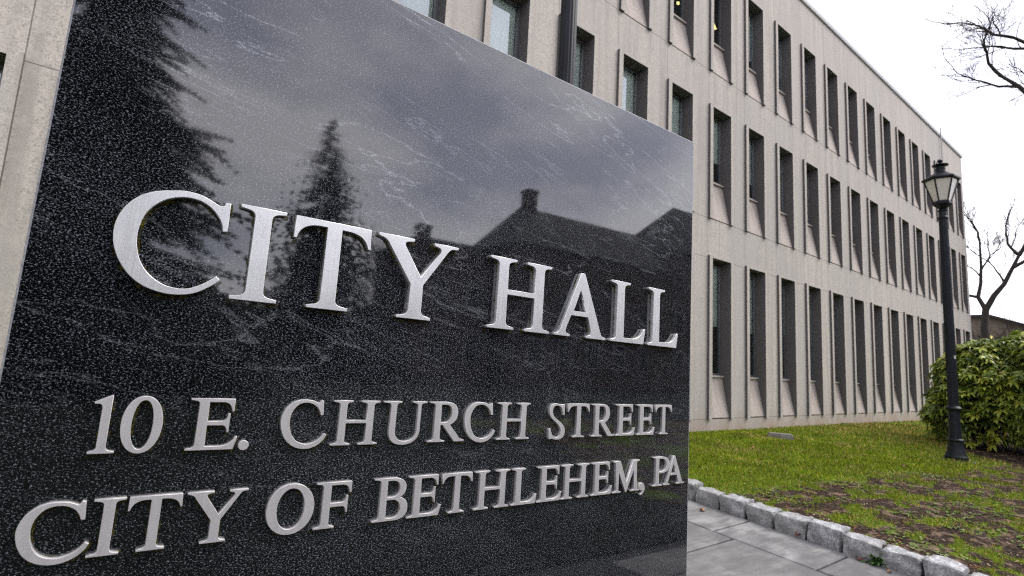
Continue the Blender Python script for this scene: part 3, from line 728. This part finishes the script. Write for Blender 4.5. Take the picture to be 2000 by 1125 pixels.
# ------------------------------------------------------------------ leaves, grass, weeds
def leaf_mesh(name, items, mat, smooth=False):
    """items: (verts list, faces list, tone)"""
    v = []; f = []; tone = []
    for vs_, fs_, c in items:
        b = len(v); v += vs_; f += [tuple(b+i for i in q) for q in fs_]; tone += [c]*len(vs_)
    me = bpy.data.meshes.new(name); me.from_pydata([tuple(p) for p in v], [], f); me.materials.append(mat)
    a = me.color_attributes.new('tone', 'FLOAT_COLOR', 'POINT')
    a.data.foreach_set('color', [x for c in tone for x in (c[0], c[1], c[2], 1.0)])
    if smooth: me.polygons.foreach_set('use_smooth', [True]*len(f))
    return me
def rleaf(p, d, up, L, W, droop=.25):
    """one pointed leaf: two halves folded along the midrib, drooping to its tip"""
    d = d.normalized(); s = d.cross(up)
    if s.length < 1e-4: s = Vector((1, 0, 0))
    s.normalize(); u = s.cross(d).normalized()
    a = p; m1 = p+d*L*.38+u*L*.06; m2 = p+d*L*.72+u*L*.02-Vector((0,0,droop*L*.3)); e = p+d*L-Vector((0,0,droop*L))
    w1 = s*W*.5; w2 = s*W*.42; lift = u*W*.10
    V = [a, m1-w1+lift, m1, m1+w1+lift, m2-w2+lift, m2, m2+w2+lift, e]
    F = [(0, 2, 1), (0, 3, 2), (1, 2, 5, 4), (2, 3, 6, 5), (4, 5, 7), (5, 6, 7)]
    return V, F
rn = random.Random(21)
# rhododendron beside the lamp
bush = empty('shrub', (15.9, 1.20, -1.24)); bush.scale = (1, 1, 1.08)
tag(bush, 'large rounded evergreen shrub with leathery yellow-green leaves behind the lamp post', 'shrub')
items = []; stems = MB()
lobes = [((0, 0, 1.05), (2.1, 2.15, 1.40)), ((-.5, 1.55, .75), (1.25, 1.15, 1.10)), ((-.9, -.8, .85), (1.5, 1.6, 1.15)), ((.3, .6, 1.45), (1.4, 1.4, 1.0)), ((-.3, 2.15, .55), (.8, .75, .70)), ((-.1, 1.65, 1.15), (1.15, 1.15, 1.0))]
def inside(p, k=1.0):
    return any(((p.x-c[0])/(r[0]*k))**2+((p.y-c[1])/(r[1]*k))**2+((p.z-c[2])/(r[2]*k))**2 < 1 for c, r in lobes)
nw = 0
while nw < 4600:
    c, r = rn.choices(lobes, [5, 2.6, 3.2, 3, 1.3, 2.6])[0]
    d = Vector((rn.gauss(0, 1), rn.gauss(0, 1), rn.gauss(0, 1))).normalized()
    if d.x > .55: continue
    k = rn.uniform(.80, 1.0)*(1 + .20*noise.noise(d*3.0+Vector(c)))
    p = Vector((c[0]+d.x*r[0]*k, c[1]+d.y*r[1]*k, c[2]+d.z*r[2]*k))
    if p.z < .07 or inside(p, .80): continue
    if d.z < -.25 and rn.random() < .75: continue
    if p.z < .45 and rn.random() < .3: continue
    nw += 1
    ax = (d*.42+Vector((0, 0, .95))+Vector((rn.gauss(0, .3), rn.gauss(0, .3), rn.gauss(0, .25)))).normalized()
    s = ax.orthogonal().normalized(); q = ax.cross(s)
    cl = noise.noise(p*1.3)
    h = rn.random()
    base = (.38, .43, .056) if h < .36 else ((.20, .265, .040) if h < .76 else (.075, .12, .026))
    n = rn.randint(6, 9); a0 = rn.uniform(0, 6.28)
    if rn.random() < .22: stems.tube([p-ax*.45, p-ax*.2+Vector((0,0,.03)), p], [.012, .009, .006], 4, False)
    for j in range(n):
        a = a0+6.283*j/n+rn.uniform(-.25, .25); el = rn.uniform(-.15, .5)
        ld = (s*math.cos(a)+q*math.sin(a))*math.cos(el)+ax*math.sin(el)
        L = rn.uniform(.11, .17); t = rn.uniform(.75, 1.25)*(1+.3*cl)
        V, F = rleaf(p, ld, ax, L, L*rn.uniform(.30, .40), rn.uniform(.12, .5))
        if rn.random() < .02: tone = (.28, .20, .03)
        else: tone = tuple(x*t for x in base)
        items.append((V, F, tone))
for _ in range(2600):      # dark filler leaves inside the crown, shade put into their colour
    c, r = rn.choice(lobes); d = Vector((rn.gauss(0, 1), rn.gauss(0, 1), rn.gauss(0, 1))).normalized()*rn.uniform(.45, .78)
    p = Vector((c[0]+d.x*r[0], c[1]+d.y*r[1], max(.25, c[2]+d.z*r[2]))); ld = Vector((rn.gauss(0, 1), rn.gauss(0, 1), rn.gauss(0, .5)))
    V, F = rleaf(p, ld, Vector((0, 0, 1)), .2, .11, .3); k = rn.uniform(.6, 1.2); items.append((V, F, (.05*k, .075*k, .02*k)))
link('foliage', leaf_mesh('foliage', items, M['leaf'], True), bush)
for k in range(14):
    a = rn.uniform(1.6, 4.7); rr = rn.uniform(.9, 1.9)
    stems.tube([(0, 0, -.05), (math.cos(a)*rr*.4, math.sin(a)*rr*.4, .45), (math.cos(a)*rr, math.sin(a)*rr, 1.1+rn.uniform(-.3, .6))], [.05, .035, .015], 6)
# dark twiggy heart that keeps the far side from showing through
stems.build('stem', M['bark'], bush)

# grass: separate blades over the lawn, one object
items = []; rn = random.Random(8)
def try_blade(x, y, hmul=1.0):
    g = green_at(x, y)
    cl = noise.noise((x*2.7, y*2.7, 3.3)) + .6*noise.noise((x*7, y*7, 1.3))
    dens = smst(.30, .75, g + .38*cl)
    if rn.random() > dens: return
    dist = math.hypot(x, y)
    z = lawn_z(x, y); h = rn.uniform(.014, .036)*hmul*(.7+.5*g); w = .0022*max(1.0, dist/5.5)
    a = rn.uniform(0, 6.28); b = rn.uniform(0, 6.28); ln = rn.uniform(.2, .8)*h
    sx, sy = math.cos(a)*w, math.sin(a)*w
    dry = noise.noise((x*.9, y*1.4, 12.0)) + .5*noise.noise((x*3, y*3, 2.0))
    u = rn.random()
    if u < .07 + .5*max(0, dry-.05) + .38*smst(10.5, 16, x + 2.0*noise.noise((x*.5, y*.9, 2.2))): tone = (.52, .38, .14)
    elif u < .5: tone = (.30, .33, .020)
    else: tone = (.165, .255, .016)
    k = rn.uniform(.5, 1.35)*(1+.45*noise.noise((x*1.6, y*2.4, 31.0))); tone = tuple(c*k for c in tone)
    p = Vector((x, y, z-.004)); e = Vector((x+math.cos(b)*ln, y+math.sin(b)*ln, z+h)); m = (p+e)*.5+Vector((0, 0, .2*h))
    items.append(([p+Vector((-sx, -sy, 0)), p+Vector((sx, sy, 0)), m+Vector((sx*.8, sy*.8, 0)), m-Vector((sx*.8, sy*.8, 0)), e], [(0, 1, 2, 3), (3, 2, 4)], tone))
def field(n, x0, x1, y0, y1, hm=1.0):
    for _ in range(n): try_blade(rn.uniform(x0, x1), rn.uniform(y0, y1), hm)
field(38000, 4.97, 7.2, .9, 6.27); field(42000, 7.2, 11.5, 1.2, 6.27, 1.15); field(26000, 11.5, 19, 1.5, 6.27, 1.4); field(4000, 19, 30, 3, 6.27, 1.6)
# clover and small broad weeds in the thin turf
for _ in range(3600):
    x = rn.uniform(4.98, 9.5); y = rn.uniform(.8, 4.1)
    if noise.noise((x*1.7, y*1.7, 6.0)) + .25*noise.noise((x*6, y*6, 8.0)) < .05: continue
    if green_at(x, y) > .93 and rn.random() < .8: continue
    z = lawn_z(x, y); n = rn.randint(2, 4); a0 = rn.uniform(0, 6.28)
    k = rn.uniform(.7, 1.3); tone = tuple(c*k for c in rn.choice([(.10, .17, .035), (.15, .21, .03), (.20, .25, .09)]))
    for j in range(n):
        a = a0+j*2.1; d = Vector((math.cos(a), math.sin(a), rn.uniform(.1, .7))); L = rn.uniform(.012, .034)
        V, F = rleaf(Vector((x, y, z+.006)), d, Vector((0, 0, 1)), L, L*.7, .2); items.append((V, F, tone))
# straw and crumbs of litter on the bare earth
for _ in range(7500):
    x = rn.uniform(4.98, 12.5); y = rn.uniform(.7, 3.6)
    if green_at(x, y) > .75: continue
    z = lawn_z(x, y); a = rn.uniform(0, 6.28); L = rn.uniform(.01, .045); w = rn.uniform(.0015, .005)
    d = Vector((math.cos(a), math.sin(a), rn.uniform(-.05, .3)))*L; s = Vector((-math.sin(a), math.cos(a), 0))*w
    k = rn.uniform(.5, 1.2); tone = tuple(c*k for c in rn.choice([(.34, .23, .14), (.24, .12, .06), (.42, .33, .24), (.06, .04, .03), (.30, .13, .05)]))
    p = Vector((x, y, z+.004)); items.append(([p-s, p+s, p+d+s, p+d-s], [(0, 1, 2, 3)], tone))
tag(link('grass', leaf_mesh('grass', items, M['blade'])), 'short green grass with moss, clover and straw thinning to bare earth by the kerb', 'grass', kind='stuff')

# weed in the kerb joint
items = []; rn = random.Random(4)
for k in range(46):
    a = rn.uniform(1.8, 4.6); el = rn.uniform(.15, 1.2)
    d = Vector((math.cos(a)*math.cos(el), math.sin(a)*math.cos(el), math.sin(el))); L = rn.uniform(.05, .13)
    V, F = rleaf(Vector((rn.uniform(-.02, .03), rn.uniform(-.04, .04), 0)), d, Vector((0, 0, 1)), L, L*rn.uniform(.12, .25), rn.uniform(.1, .5))
    t = rn.uniform(.7, 1.2); items.append((V, F, (.055*t, .125*t, .02*t)))
wd = link('weed', leaf_mesh('weed', items, M['leaf']), None, (4.79, 1.60, zpath(1.60)+.005)); tag(wd, 'green weed tuft growing from the joint between two kerb blocks', 'weed')
# fallen leaves
def dry_leaf(name, x, y, z, s, rz, mat, label, curl=.3):
    out = []; n = 14
    for k in range(n):
        a = 2*math.pi*k/n; r = s*(.62+.38*math.cos(5*a+.4) if k % 2 else .55+.1*math.cos(a))
        r *= 1.15 if abs(math.cos(a)) > .7 else .8
        out.append((r*math.cos(a), r*math.sin(a)*.7, curl*s*(math.cos(a)**2)*.6 + .1*s*math.sin(3*a)))
    m = MB(); c = (0, 0, .02*s)
    for k in range(n): m.face([c, out[k], out[(k+1) % n]])
    m.tube([(s*.3, 0, .02*s), (s*1.35, s*.1, .12*s)], [.0016, .001], 4)
    o = m.build(name, mat, None, False, (x, y, z)); o.rotation_euler = (rn.uniform(-.15, .15), rn.uniform(-.15, .15), rz)
    return tag(o, label, 'leaf', 'fallen leaves')
dry_leaf('fallen_leaf', 4.60, 2.93, zpath(2.93)+.012, .062, .3, M['dryleaf'], 'pale orange fallen leaf lying flat on the path near the sign')
dry_leaf('fallen_leaf', 4.775, 2.16, zpath(2.16)+.02, .05, 1.2, M['redleaf'], 'dark red curled leaf against the kerb on the path', .9)
dry_leaf('fallen_leaf', 4.74, 1.70, zpath(1.70)+.012, .045, 2.1, M['redleaf'], 'brown crumpled leaf left of the green weed tuft', .6)
dry_leaf('fallen_leaf', 4.70, 1.49, zpath(1.49)+.012, .04, .8, M['dryleaf'], 'small tan leaf on the path just below the weed tuft', .4)
dry_leaf('fallen_leaf', 8.55, 4.55, lawn_z(8.55, 4.55)+.05, .07, .5, M['dryleaf'], 'tan fallen leaf in the middle of the lawn', .6)
dry_leaf('fallen_leaf', 9.4, 2.75, lawn_z(9.4, 2.75)+.04, .07, 1.5, M['redleaf'], 'rust red fallen leaf on thin turf left of the lamp post', .6)
# flat stone in the lawn
bm = bmesh.new(); bmesh.ops.create_cube(bm, size=1); bmesh.ops.scale(bm, vec=(.46, .2, .13), verts=bm.verts)
bmesh.ops.bevel(bm, geom=bm.edges[:], offset=.03, segments=2, affect='EDGES'); bmesh.ops.subdivide_edges(bm, edges=bm.edges[:], cuts=2, use_grid_fill=True)
for v in bm.verts: v.co += v.co.normalized()*.02*noise.noise(v.co*9)
me = bpy.data.meshes.new('flat_stone'); bm.to_mesh(me); bm.free(); me.materials.append(M['stone'])
fs = link('flat_stone', me, None, (10.85, 5.22, lawn_z(10.85, 5.22)+.045)); fs.rotation_euler = (0, 0, R(-54)); tag(fs, 'low grey stone lying in the lawn near the building', 'stone')

# ------------------------------------------------------------------ bare trees
def grow(mb, p, d, L, r, depth, rnd, up=.10, spread=.55, minr=.004, nseg=4, kids=(2, 3), twig=None):
    pts = [p.copy()]; rads = [r]; dd = d.normalized()
    r_end = max(minr, r*.62)
    for i in range(nseg):
        dd = (dd + Vector((rnd.gauss(0, .16), rnd.gauss(0, .16), rnd.gauss(0, .13)+up*.3))).normalized()
        p = p + dd*L/nseg; pts.append(p.copy()); rads.append(r+(r_end-r)*(i+1)/nseg)
    tgt = twig if (twig is not None and r < .03) else mb
    tgt.tube(pts, rads, 7 if r > .05 else (5 if r > .012 else 3), False)
    if depth <= 0: return
    for k in range(rnd.randint(*kids)):
        i = rnd.randint(max(1, nseg//2), nseg); q = pts[i]
        s = dd.orthogonal().normalized(); s = Quaternion(dd, rnd.uniform(0, 6.28)) @ s
        nd = (dd + s*rnd.uniform(.5, 1.0)*spread*1.5 + Vector((0, 0, up))).normalized()
        grow(mb, q, nd, L*rnd.uniform(.62, .88), r_end*rnd.uniform(.5, .8), depth-1, rnd, up, spread, minr, nseg, kids, twig)
    grow(mb, pts[-1], (dd+Vector((rnd.gauss(0, .2), rnd.gauss(0, .2), rnd.gauss(0, .15)))).normalized(), L*rnd.uniform(.7, .9), r_end, depth-1, rnd, up, spread, minr, nseg, kids, twig)

# the small bare tree behind the shrub
tr = empty('bare_tree', (31.45, 6.0, -1.3)); tag(tr, 'small bare crooked tree standing beyond the corner of the building', 'tree')
mb = MB(); tw = MB(); rnd = random.Random(14); O = Vector((31.45, 6.0, -1.3))
def seg(pts, rads, n=8): mb.tube([Vector(p)-O for p in pts], rads, n, False)
seg([(31.4, 5.75, -1.4), (31.4, 5.88, .8), (31.45, 5.95, 2.7), (31.45, 5.86, 3.55)], [.21, .18, .15, .13])
seg([(31.45, 5.86, 3.5), (31.5, 5.55, 4.15), (31.57, 5.2, 4.65), (31.62, 4.90, 5.35), (31.66, 4.66, 5.9)], [.125, .11, .09, .075, .06])
seg([(31.45, 5.86, 3.5), (31.45, 6.1, 4.1), (31.46, 5.98, 4.7), (31.46, 5.93, 5.5), (31.45, 5.92, 6.7)], [.10, .085, .07, .055, .04])
seg([(31.45, 6.12, 4.1), (31.4, 6.6, 4.25), (31.3, 7.0, 4.6)], [.07, .06, .045])
seg([(31.62, 4.90, 5.35), (31.7, 4.3, 5.75), (31.8, 3.6, 6.0)], [.08, .07, .05])
for p, d, L, r, dep in (((31.66, 4.66, 5.9), (0, -.5, .8), 1.0, .09, 4), ((31.66, 4.66, 5.9), (.1, .3, .9), .9, .07, 4), ((31.45, 5.92, 6.7), (0, .1, 1), .8, .055, 4), ((31.46, 5.95, 5.3), (0, -.5, .9), .8, .05, 4), ((31.3, 7.0, 4.6), (0, .4, .9), .7, .04, 3),
                    ((31.8, 3.6, 6.0), (0, -.6, .6), 1.0, .05, 4), ((31.57, 5.2, 4.65), (0, .25, 1), .9, .05, 4), ((31.46, 5.95, 5.0), (0, .6, .8), .7, .04, 3), ((31.8, 4.1, 5.8), (0, .1, 1), .8, .05, 4)):
    grow(mb, Vector(p)-O, Vector(d), L, r, dep, rnd, .22, .5, .006, 4, (2, 3), tw)
mb.build('trunk', M['bark'], tr, True); tw.build('twigs', M['bark'], tr)
# low dark scrub of bare branches beside it
br = empty('bare_bush', (33.0, 4.2, -1.3)); tag(br, 'tangle of low bare branches between the small tree and the brown house', 'bush')
mb = MB(); rnd = random.Random(6)
for k in range(15):
    grow(mb, Vector((rnd.uniform(-.8, .8), rnd.uniform(-3.2, 2.2), 0)), Vector((rnd.gauss(0, .3), rnd.gauss(0, .5), 1)), 1.5, .04, 4, rnd, .12, .6, .008, 4, (2, 3))
mb.build('branches', M['bark'], br)
# the big tree outside the frame whose branch tips hang into the top right corner
tr = empty('bare_tree', (13.2, -1.4, -1.8)); tag(tr, 'large bare tree whose dark twigs reach into the top right corner', 'tree')
mb = MB(); tw = MB(); rnd = random.Random(33); O = Vector((13.2, -1.4, -1.4))
seg([(13.2, -1.4, -1.5), (13.2, -1.35, 1.2), (13.15, -1.2, 3.4), (13.1, -1.1, 5.2)], [.34, .29, .25, .22], 12)
seg([(13.1, -1.1, 5.0), (13.0, -.3, 5.25), (12.95, .45, 5.15), (12.9, 1.05, 5.28), (12.88, 1.5, 5.55), (12.86, 1.72, 5.95), (12.84, 1.95, 6.25)], [.15, .11, .085, .06, .046, .034, .025])
seg([(13.1, -1.1, 5.1), (13.0, -.1, 6.0), (12.95, .8, 6.4), (12.9, 1.45, 6.62), (12.86, 1.75, 6.95)], [.13, .09, .06, .038, .024])
seg([(13.1, -1.1, 5.2), (13.1, -1.0, 6.8), (13.0, -.4, 8.2)], [.18, .14, .09])
for p, d, L, r, dep in (((12.84, 1.95, 6.25), (-.1, .6, .75), .55, .032, 4), ((12.86, 1.72, 5.95), (-.1, .75, .3), .5, .028, 4), ((12.88, 1.5, 5.55), (0, .5, .85), .5, .03, 4), ((12.86, 1.75, 6.95), (0, .8, .55), .55, .03, 4), ((12.9, 1.45, 6.62), (0, .85, .15), .55, .03, 4),
                    ((12.95, .8, 6.4), (0, .5, .9), .6, .04, 4), ((13.0, -.4, 8.2), (0, .7, .5), .9, .06, 4), ((12.9, 1.05, 5.28), (.1, .3, 1), .6, .035, 4)):
    grow(mb, Vector(p)-O, Vector(d), L, r, dep, rnd, .05, .6, .0028, 5, (2, 4), tw)
mb.build('trunk', M['bark'], tr, True); tw.build('twigs', M['bark'], tr)

# brown low building beyond the corner
hb = empty('low_building', (44, 8, -1.3)); tag(hb, 'low brown gabled building far behind the shrub at the right', 'building')
O = Vector((44, 8, -1.3))
m = MB(); prof = [(11.5, 3.95), (9.6, 4.55), (8.0, 4.55), (5.2, 3.45)]
X0, X1 = 44.0, 54.0
for (ya, za), (yb, zb) in zip(prof, prof[1:]): m.face([Vector((X0, yb, -1.8))-O, Vector((X0, ya, -1.8))-O, Vector((X0, ya, za))-O, Vector((X0, yb, zb))-O])
m.face([Vector((X0, 5.2, -1.8))-O, Vector((X1, 5.2, -1.8))-O, Vector((X1, 5.2, 3.45))-O, Vector((X0, 5.2, 3.45))-O][::-1])
m.build('wall', M['far_brown'], hb)
m = MB()
for (ya, za), (yb, zb) in zip(prof, prof[1:]): 
    m.face([Vector((X0-.25, ya, za+.04))-O, Vector((X0-.25, yb, zb+.04))-O, Vector((X1, yb, zb+.04))-O, Vector((X1, ya, za+.04))-O])
    m.face([Vector((X0-.25, ya, za-.12))-O, Vector((X0-.25, yb, zb-.12))-O, Vector((X0-.25, yb, zb+.04))-O, Vector((X0-.25, ya, za+.04))-O])
m.build('roof', M['roof'], hb)
pl = MB(); pl.lathe([(.05, -.1), (.12, 0), (.05, .1)], 10); po = pl.build('porch_light', M['lit'], hb, False, Vector((43.7, 8.02, 3.18))-O)

# ------------------------------------------------------------------ what the polished stone mirrors: the far side of the street
def conifer(name, x, y, z0, H, rad, label, seed, nb=26, gaps=0.0):
    rnd = random.Random(seed); root = empty(name, (x, y, z0)); tag(root, label, 'tree')
    t = MB(); t.tube([(0, 0, -.3), (0, 0, H*.5), (0, 0, H*.98)], [.03*rad+.2, .12, .02], 8); items = []
    tiers = int(H/.42)
    for i in range(tiers):
        f = i/tiers; z = H*(.06+.94*f); rr = rad*(1-f)**.86*(1+rnd.uniform(-.14, .14))+.05
        for k in range(int(5+nb*rr/rad*(1.6 if rad < 6.7 else 1.9))):
            a = rnd.uniform(0, 6.28)
            if gaps and f > .46 and noise.noise((math.cos(a)*2.6, math.sin(a)*2.6, z*1.1)) > .16: continue
            L = rr*rnd.uniform(.6, 1.12)*rnd.choice([1, .95, .85, .7, .55]); dr = rnd.uniform(.12, .4)
            d = Vector((math.cos(a), math.sin(a), 0)); s = Vector((-math.sin(a), math.cos(a), 0))
            p = Vector((0, 0, z+rnd.uniform(-.2, .2)))
            for q in ((.3, .55, .78, 1.0) if rad < 6.7 else [.22+.06*m for m in range(14)]):
                c = p+d*L*q-Vector((0, 0, dr*L*q*q)); w = (.20+.45*(1-f))*(1.15-q*.7)
                k2 = rnd.uniform(.6, 1.3); tone = (.022*k2, .036*k2, .020*k2)
                for sg in (-1, 1):
                    e = c+s*sg*w+d*w*.5-Vector((0, 0, w*rnd.uniform(.2, .7)))
                    items.append(([c-d*w*.5, c+d*w*.5, e, c-Vector((0, 0, w*.5))], [(0, 1, 2), (0, 2, 3)], tone))
    t.build('trunk', M['bark'], root, True); link('crown', leaf_mesh('crown', items, M['needle']), root)
    return root
conifer('conifer_tree', 7.7, -30, -1.7, 16.2, 6.6, 'pointed dark conifer mirrored in the middle of the black sign', 1)
conifer('conifer_tree', -2.4, -18, -1.7, 18.5, 6.9, 'huge dark spruce mirrored in the left part of the black sign', 2, 30, .3)
def leafy(name, x, y, H, rad, label, seed):
    rnd = random.Random(seed); root = empty(name, (x, y, -1.7)); tag(root, label, 'tree')
    t = MB(); tw = MB(); t.tube([(0, 0, -.2), (.1, 0, H*.4)], [.3, .2], 8)
    for k in range(7): grow(t, Vector((.1, 0, H*.38)), Vector((rnd.gauss(0, .7), rnd.gauss(0, .7), 1)), H*.22, .1, 4, rnd, .1, .6, .012, 4, (2, 3), tw)
    t.build('trunk', M['bark'], root, True); tw.build('twigs', M['bark'], root)
leafy('bare_tree', 11.2, -27, 8.5, 3, 'bare tree mirrored just right of the pointed conifer in the sign', 9)
def house(name, x0, x1, y0, y1, ze, zr, hipL, label, chim=(), gable='x'):
    root = empty(name, ((x0+x1)/2, y0, -1.7)); tag(root, label, 'house'); O = Vector(((x0+x1)/2, y0, -1.7))
    w = MB(); w.box(x0-O.x, x1-O.x, y1-O.y, 0, -.2, ze-O.z); 
    ym = (y0+y1)/2
    a, b = Vector((x0+hipL, ym, zr))-O, Vector((x1, ym, zr))-O
    p = [Vector((x0-.3, y0+.3, ze))-O, Vector((x1+.3, y0+.3, ze))-O, Vector((x1+.3, y1-.3, ze))-O, Vector((x0-.3, y1-.3, ze))-O]
    r = MB(); r.face([p[0], p[1], b, a]); r.face([p[2], p[3], a, b]); r.face([p[3], p[0], a]); r.face([p[1], p[2], b]); r.face(p[::-1])
    w.build('wall', M['brick'], root); rf = r.build('roof', M['roof'], root)
    for cx, ch in chim:
        c = MB(); c.box(cx-.42-O.x, cx+.42-O.x, ym-.4-O.y, ym+.4-O.y, zr-1.2-O.z, zr+ch-O.z); c.box(cx-.5-O.x, cx+.5-O.x, ym-.48-O.y, ym+.48-O.y, zr+ch-.22-O.z, zr+ch-.08-O.z); c.build('chimney', M['brick'], rf)
    k = 0
    for zf in (-.2, 2.9, 6.0):
        if zf+1.6 > ze: break
        x = x0+1.2
        while x < x1-1.2:
            f = MB(); f.box(x-.06-O.x, x+1.06-O.x, .003, .06, zf-O.z, zf+1.7-O.z); wd = f.build('window', M['coping'], root)
            g = MB(); g.box(x-O.x, x+1-O.x, .0605, .064, zf+.06-O.z, zf+1.64-O.z); g.build('pane', M['dark_room'], wd)
            x += 2.4
house('brick_house', 17.9, 31.6, -24.0, -30.5, 7.3, 10.75, 2.3, 'steep-roofed house with a ridge chimney mirrored right of centre in the sign', ((20.9, 1.3),))
house('brick_house', 12.2, 17.5, -26, -33, 6.9, 7.9, 1.5, 'low house with a small chimney mirrored beside the steep-roofed house', ((14.0, .75),))
house('brick_house', 32.6, 44, -25, -32, 9.4, 14.6, 5.0, 'tall house mirrored at the right edge of the sign', ())

# a dark hedge across the street closes the view between the mirrored trees
items = []; rnd = random.Random(17)
for _ in range(9000):
    x = rnd.uniform(-16, 13); y = rnd.gauss(0, .5); hh = 4.3+.9*noise.noise((x*.45, 0, 3))+.4*noise.noise((x*1.7, 0, 1)); z = rnd.uniform(0, 1)**.7*hh
    a = Vector((rnd.gauss(0, 1), rnd.gauss(0, 1), rnd.gauss(0, 1))).normalized(); bq = a.orthogonal().normalized(); s = rnd.uniform(.12, .32); p = Vector((x, y, z)); k = rnd.uniform(.6, 1.3)
    items.append(([p-a*s, p+bq*s*.6, p+a*s, p-bq*s*.6], [(0, 1, 2, 3)], (.022*k, .032*k, .018*k)))
hg = empty('hedge', (0, -34, -1.7)); tag(hg, 'long dark hedge mirrored low in the sign behind the conifers', 'hedge'); link('foliage', leaf_mesh('foliage', items, M['needle']), hg)
